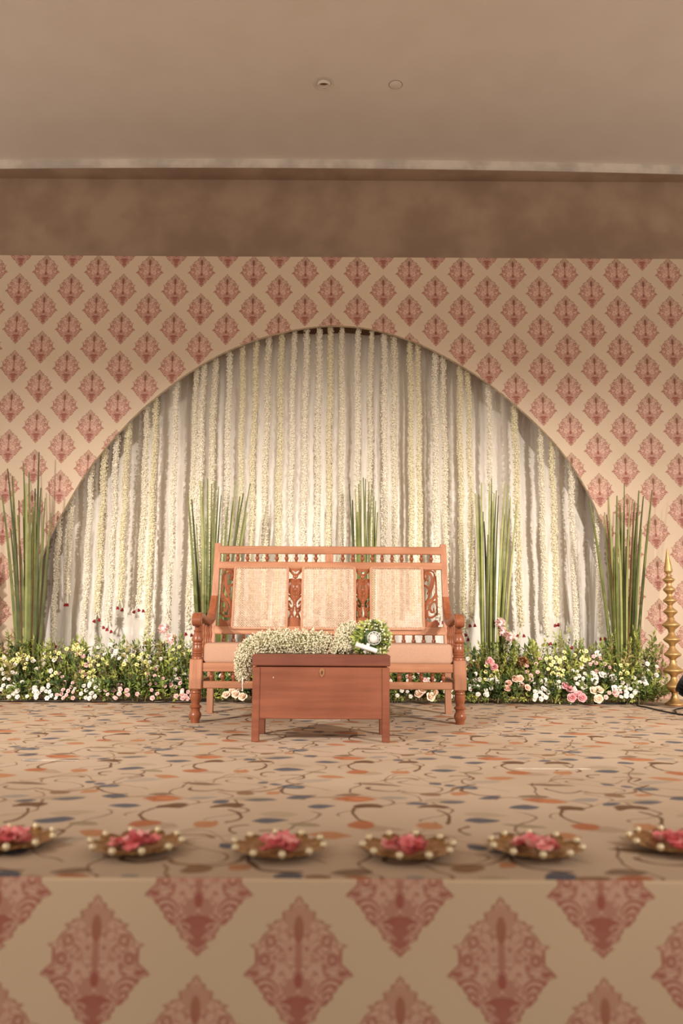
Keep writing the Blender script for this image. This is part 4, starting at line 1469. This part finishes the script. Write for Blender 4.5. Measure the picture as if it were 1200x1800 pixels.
def gold_lamp(label, px, vis=True, X=None):
    b = at(px, 1240, LY)
    kx = (at(1186, 1100, LY).x - at(1185, 1100, LY).x) / 5.81
    z_of = lambda zy: at(px, 950 + zy / 5.81, LY).z
    z0 = z_of(1682)
    t = thing('gold_lamp_stand', label, 'lamp stand', (b.x if X is None else X, LY, 0), 'gold tiered lamp stands')
    pr = [(max(.001, r * kx), (z_of(y) - z0)) for y, r in PROF]
    names = []
    i = 0
    cuts = [0, 7, 14, 22, 29, 36, 43, 50, 57, 64, 71, len(pr) - 1]
    for a, b2 in zip(cuts[:-1], cuts[1:]):
        m = MB().lathe(pr[a:b2 + 1], seg=28, cap=False)
        m.build('base' if a == 0 else ('spire' if b2 == len(pr) - 1 else 'tier'), M_BRASS, t, 60)
    return t


gold_lamp('tall gold tiered lamp stand at the right edge beside the flower bed', 1186.5)
gold_lamp('matching gold tiered lamp stand beyond the left edge of the flower bed', 1186.5, X=-2.74)

# ------------------------------------------------------------------ floor lamp (par can) and cable


def par_light(label, X, Y, zc0, yaw):
    t = thing('par_light', label, 'stage light', (X, Y, 0))
    rotm = Matrix.Rotation(math.radians(yaw), 3, 'Z') @ Matrix.Rotation(math.radians(-58), 3, 'X')

    def rmap(mb): return mb.map(lambda x, y, z: tuple(rotm @ Vector((x, y, z)) + Vector((0, 0, zc0))))
    m = MB().lathe([(.0005, -.075), (.035, -.074), (.052, -.066), (.066, -.05), (.070, .03), (.086, .05), (.080, .056), (.076, .05), (.068, .02), (.0005, .015)], seg=24, cap=False)
    rmap(m).build('housing', M_BLACK, t, 40)
    for k in range(22):
        a = 2 * PI * k / 22
        f_ = MB().box(.062, .090, -.002, .002, -.06, .03)
        f_.map(lambda x, y, z: (x * math.cos(a) - y * math.sin(a), x * math.sin(a) + y * math.cos(a), z))
        rmap(f_).build('fin', M_BLACK, t)
    lens = MB().lathe([(.074, .042), (.060, .048), (.02, .05), (.0005, .05)], seg=20, cap=False)
    rmap(lens).build('lens', M_LENS, t, 60)
    yk = MB().tube([(-.095, 0, zc0), (-.098, 0, .02), (-.06, 0, .008), (.06, 0, .008), (.098, 0, .02), (.095, 0, zc0)], .008, 6)
    yk.map(lambda x, y, z: tuple(Matrix.Rotation(math.radians(yaw), 3, 'Z') @ Vector((x, y, z))))
    yk.build('yoke', M_BLACK, t, 40)


M_LENS = plain('stage_lens', (200, 196, 190), None, .15)
pc = at(1213, 1205, 5.45)
par_light('black finned stage light on the floor at the right edge', pc.x, 5.45, max(.11, pc.z), 50)


def flo(px, py, z=.006):
    p_ = at(px, py, 1.0); k = (z - CAMH) / (p_.z - CAMH)
    return Vector((p_.x * k, p_.y * k, z))


cp = [flo(*q) for q in ((1040, 1236), (1078, 1237), (1098, 1236), (1108, 1235), (1116, 1236), (1120, 1240), (1135, 1243), (1160, 1249), (1185, 1254), (1212, 1258))]
cp[3].z = .03; cp[4].z = .022
ca = MB().tube(spline(cp, 6), .005, 6).build('power_cable', M_RUB, None, 60)
tag(ca, 'black power cable running along the carpet to the right edge', 'cable')
cp = [flo(*q) for q in ((1188, 1253), (1186, 1248), (1195, 1245), (1212, 1244))]
cb_ = MB().tube(spline(cp, 6), .005, 6).build('power_cable', M_RUB, None, 60)
tag(cb_, 'short loop of black cable in front of the gold lamp stand', 'cable')
ls = MB().box(-2.75, at(335, 1237, 5.72).x, 5.715, 5.727, 0, .006, .002).build('trim_2', M_DARK)
struct(ls, 'dark edging strip along the front of the flower bed')

# ------------------------------------------------------------------ brass bowls with rose petals
BOWLS = [(12, 1508), (238, 1516), (489, 1521), (717, 1523), (942, 1521), (1188, 1512)]
WH = ['at the left edge', 'second from the left edge', 'third from the left', 'third from the right', 'second from the right edge', 'at the right edge']


def bowl_meshes():
    b = MB().lathe([(.030, .0), (.034, .002), (.050, .008), (.062, .018), (.068, .026), (.066, .028), (.058, .022), (.045, .013), (.025, .009), (.0005, .008)], seg=28, cap=False)
    b.map(lambda x, y, z: (x, y, z * .6))
    basin = b.mesh('basin', M_BRASSD, 60)
    pm = MB(); vs = []; fs = []
    prof = [(.058, .018, .016), (.072, .0225, .024), (.086, .026, .026), (.098, .031, .020), (.105, .036, .008)]
    for lay, dz in ((0, .0), (1, -.0025)):
        for r, z, w in prof:
            for s in (-1, -.5, 0, .5, 1):
                vs.append((r, s * w, z + dz + .006 * s * s))
    for lay in (0, 1):
        for i in range(4):
            for k in range(4):
                a = lay * 25 + i * 5 + k
                f_ = (a, a + 1, a + 6, a + 5)
                fs.append(f_ if lay == 0 else f_[::-1])
    rim = [0, 1, 2, 3, 4, 9, 14, 19, 24, 23, 22, 21, 20, 15, 10, 5]
    for a, b_ in zip(rim, rim[1:] + rim[:1]): fs.append((a, b_, b_ + 25, a + 25))
    pm.add(vs, fs)
    pm.map(lambda x, y, z: (x, y, z * .52 + .0015))
    pet_ = pm.mesh('petal_lobe', M_BRASSD, 60)
    kn = MB().sphere((.101, 0, .0245), .0082, 10, 7).mesh('knob', M_KNOB, 180)
    rp = MB(); vs = []; fs = []
    for i in range(4):
        for j in range(4):
            u, w = i / 3 - .5, j / 3 - .5
            k = 1 - 1.2 * u * u
            vs.append((u * .040, w * .034 * k * 1.1, .030 * (u * u + w * w) + .004 * math.sin(u * 5)))
    for i in range(3):
        for j in range(3):
            a = i * 4 + j; fs.append((a, a + 1, a + 5, a + 4))
    rp.add(vs, fs)
    return basin, pet_, kn, rp.mesh('rose_petal', M_PINK, 180, False), rp.mesh('rose_petal_light', M_PINK2, 180, False)


basin_m, lobe_m, knob_m, rp1, rp2 = bowl_meshes()
for bi, (px, py) in enumerate(BOWLS):
    rng = random.Random(200 + bi)
    p = flo(px, py, 0.0)
    p.y += .085; p.x *= p.y / (p.y - .085)
    rz = rng.uniform(0, .6)
    t = thing('lotus_bowl', 'brass lotus bowl with knobbed petals on the stage edge, ' + WH[bi], 'bowl', (p.x, p.y, .0005), 'brass lotus bowls along the stage edge', rz)
    link('basin', basin_m, t)
    for k in range(10):
        o = link('petal_lobe', lobe_m, t, None, (0, 0, 2 * PI * k / 10))
        link('knob', knob_m, o)
    for k in range(26):
        a = rng.uniform(0, 2 * PI); r = .050 * math.sqrt(rng.random()); lay = k // 9
        o = link('rose_petal', rp1 if rng.random() < .6 else rp2, None, (p.x + r * math.cos(a) * (1 - .2 * lay), p.y + r * math.sin(a) * (1 - .2 * lay), .0125 + .0042 * lay + .004 * (1 - r / .05) + rng.uniform(0, .004)),
                 (rng.uniform(-.4, .4), rng.uniform(-.4, .4), rng.uniform(0, 6.28)))
        o.scale = (.85, .85, .8)
        tag(o, 'loose pink rose petal heaped in the brass bowl ' + WH[bi], 'rose petal', 'rose petals in the bowl ' + WH[bi])
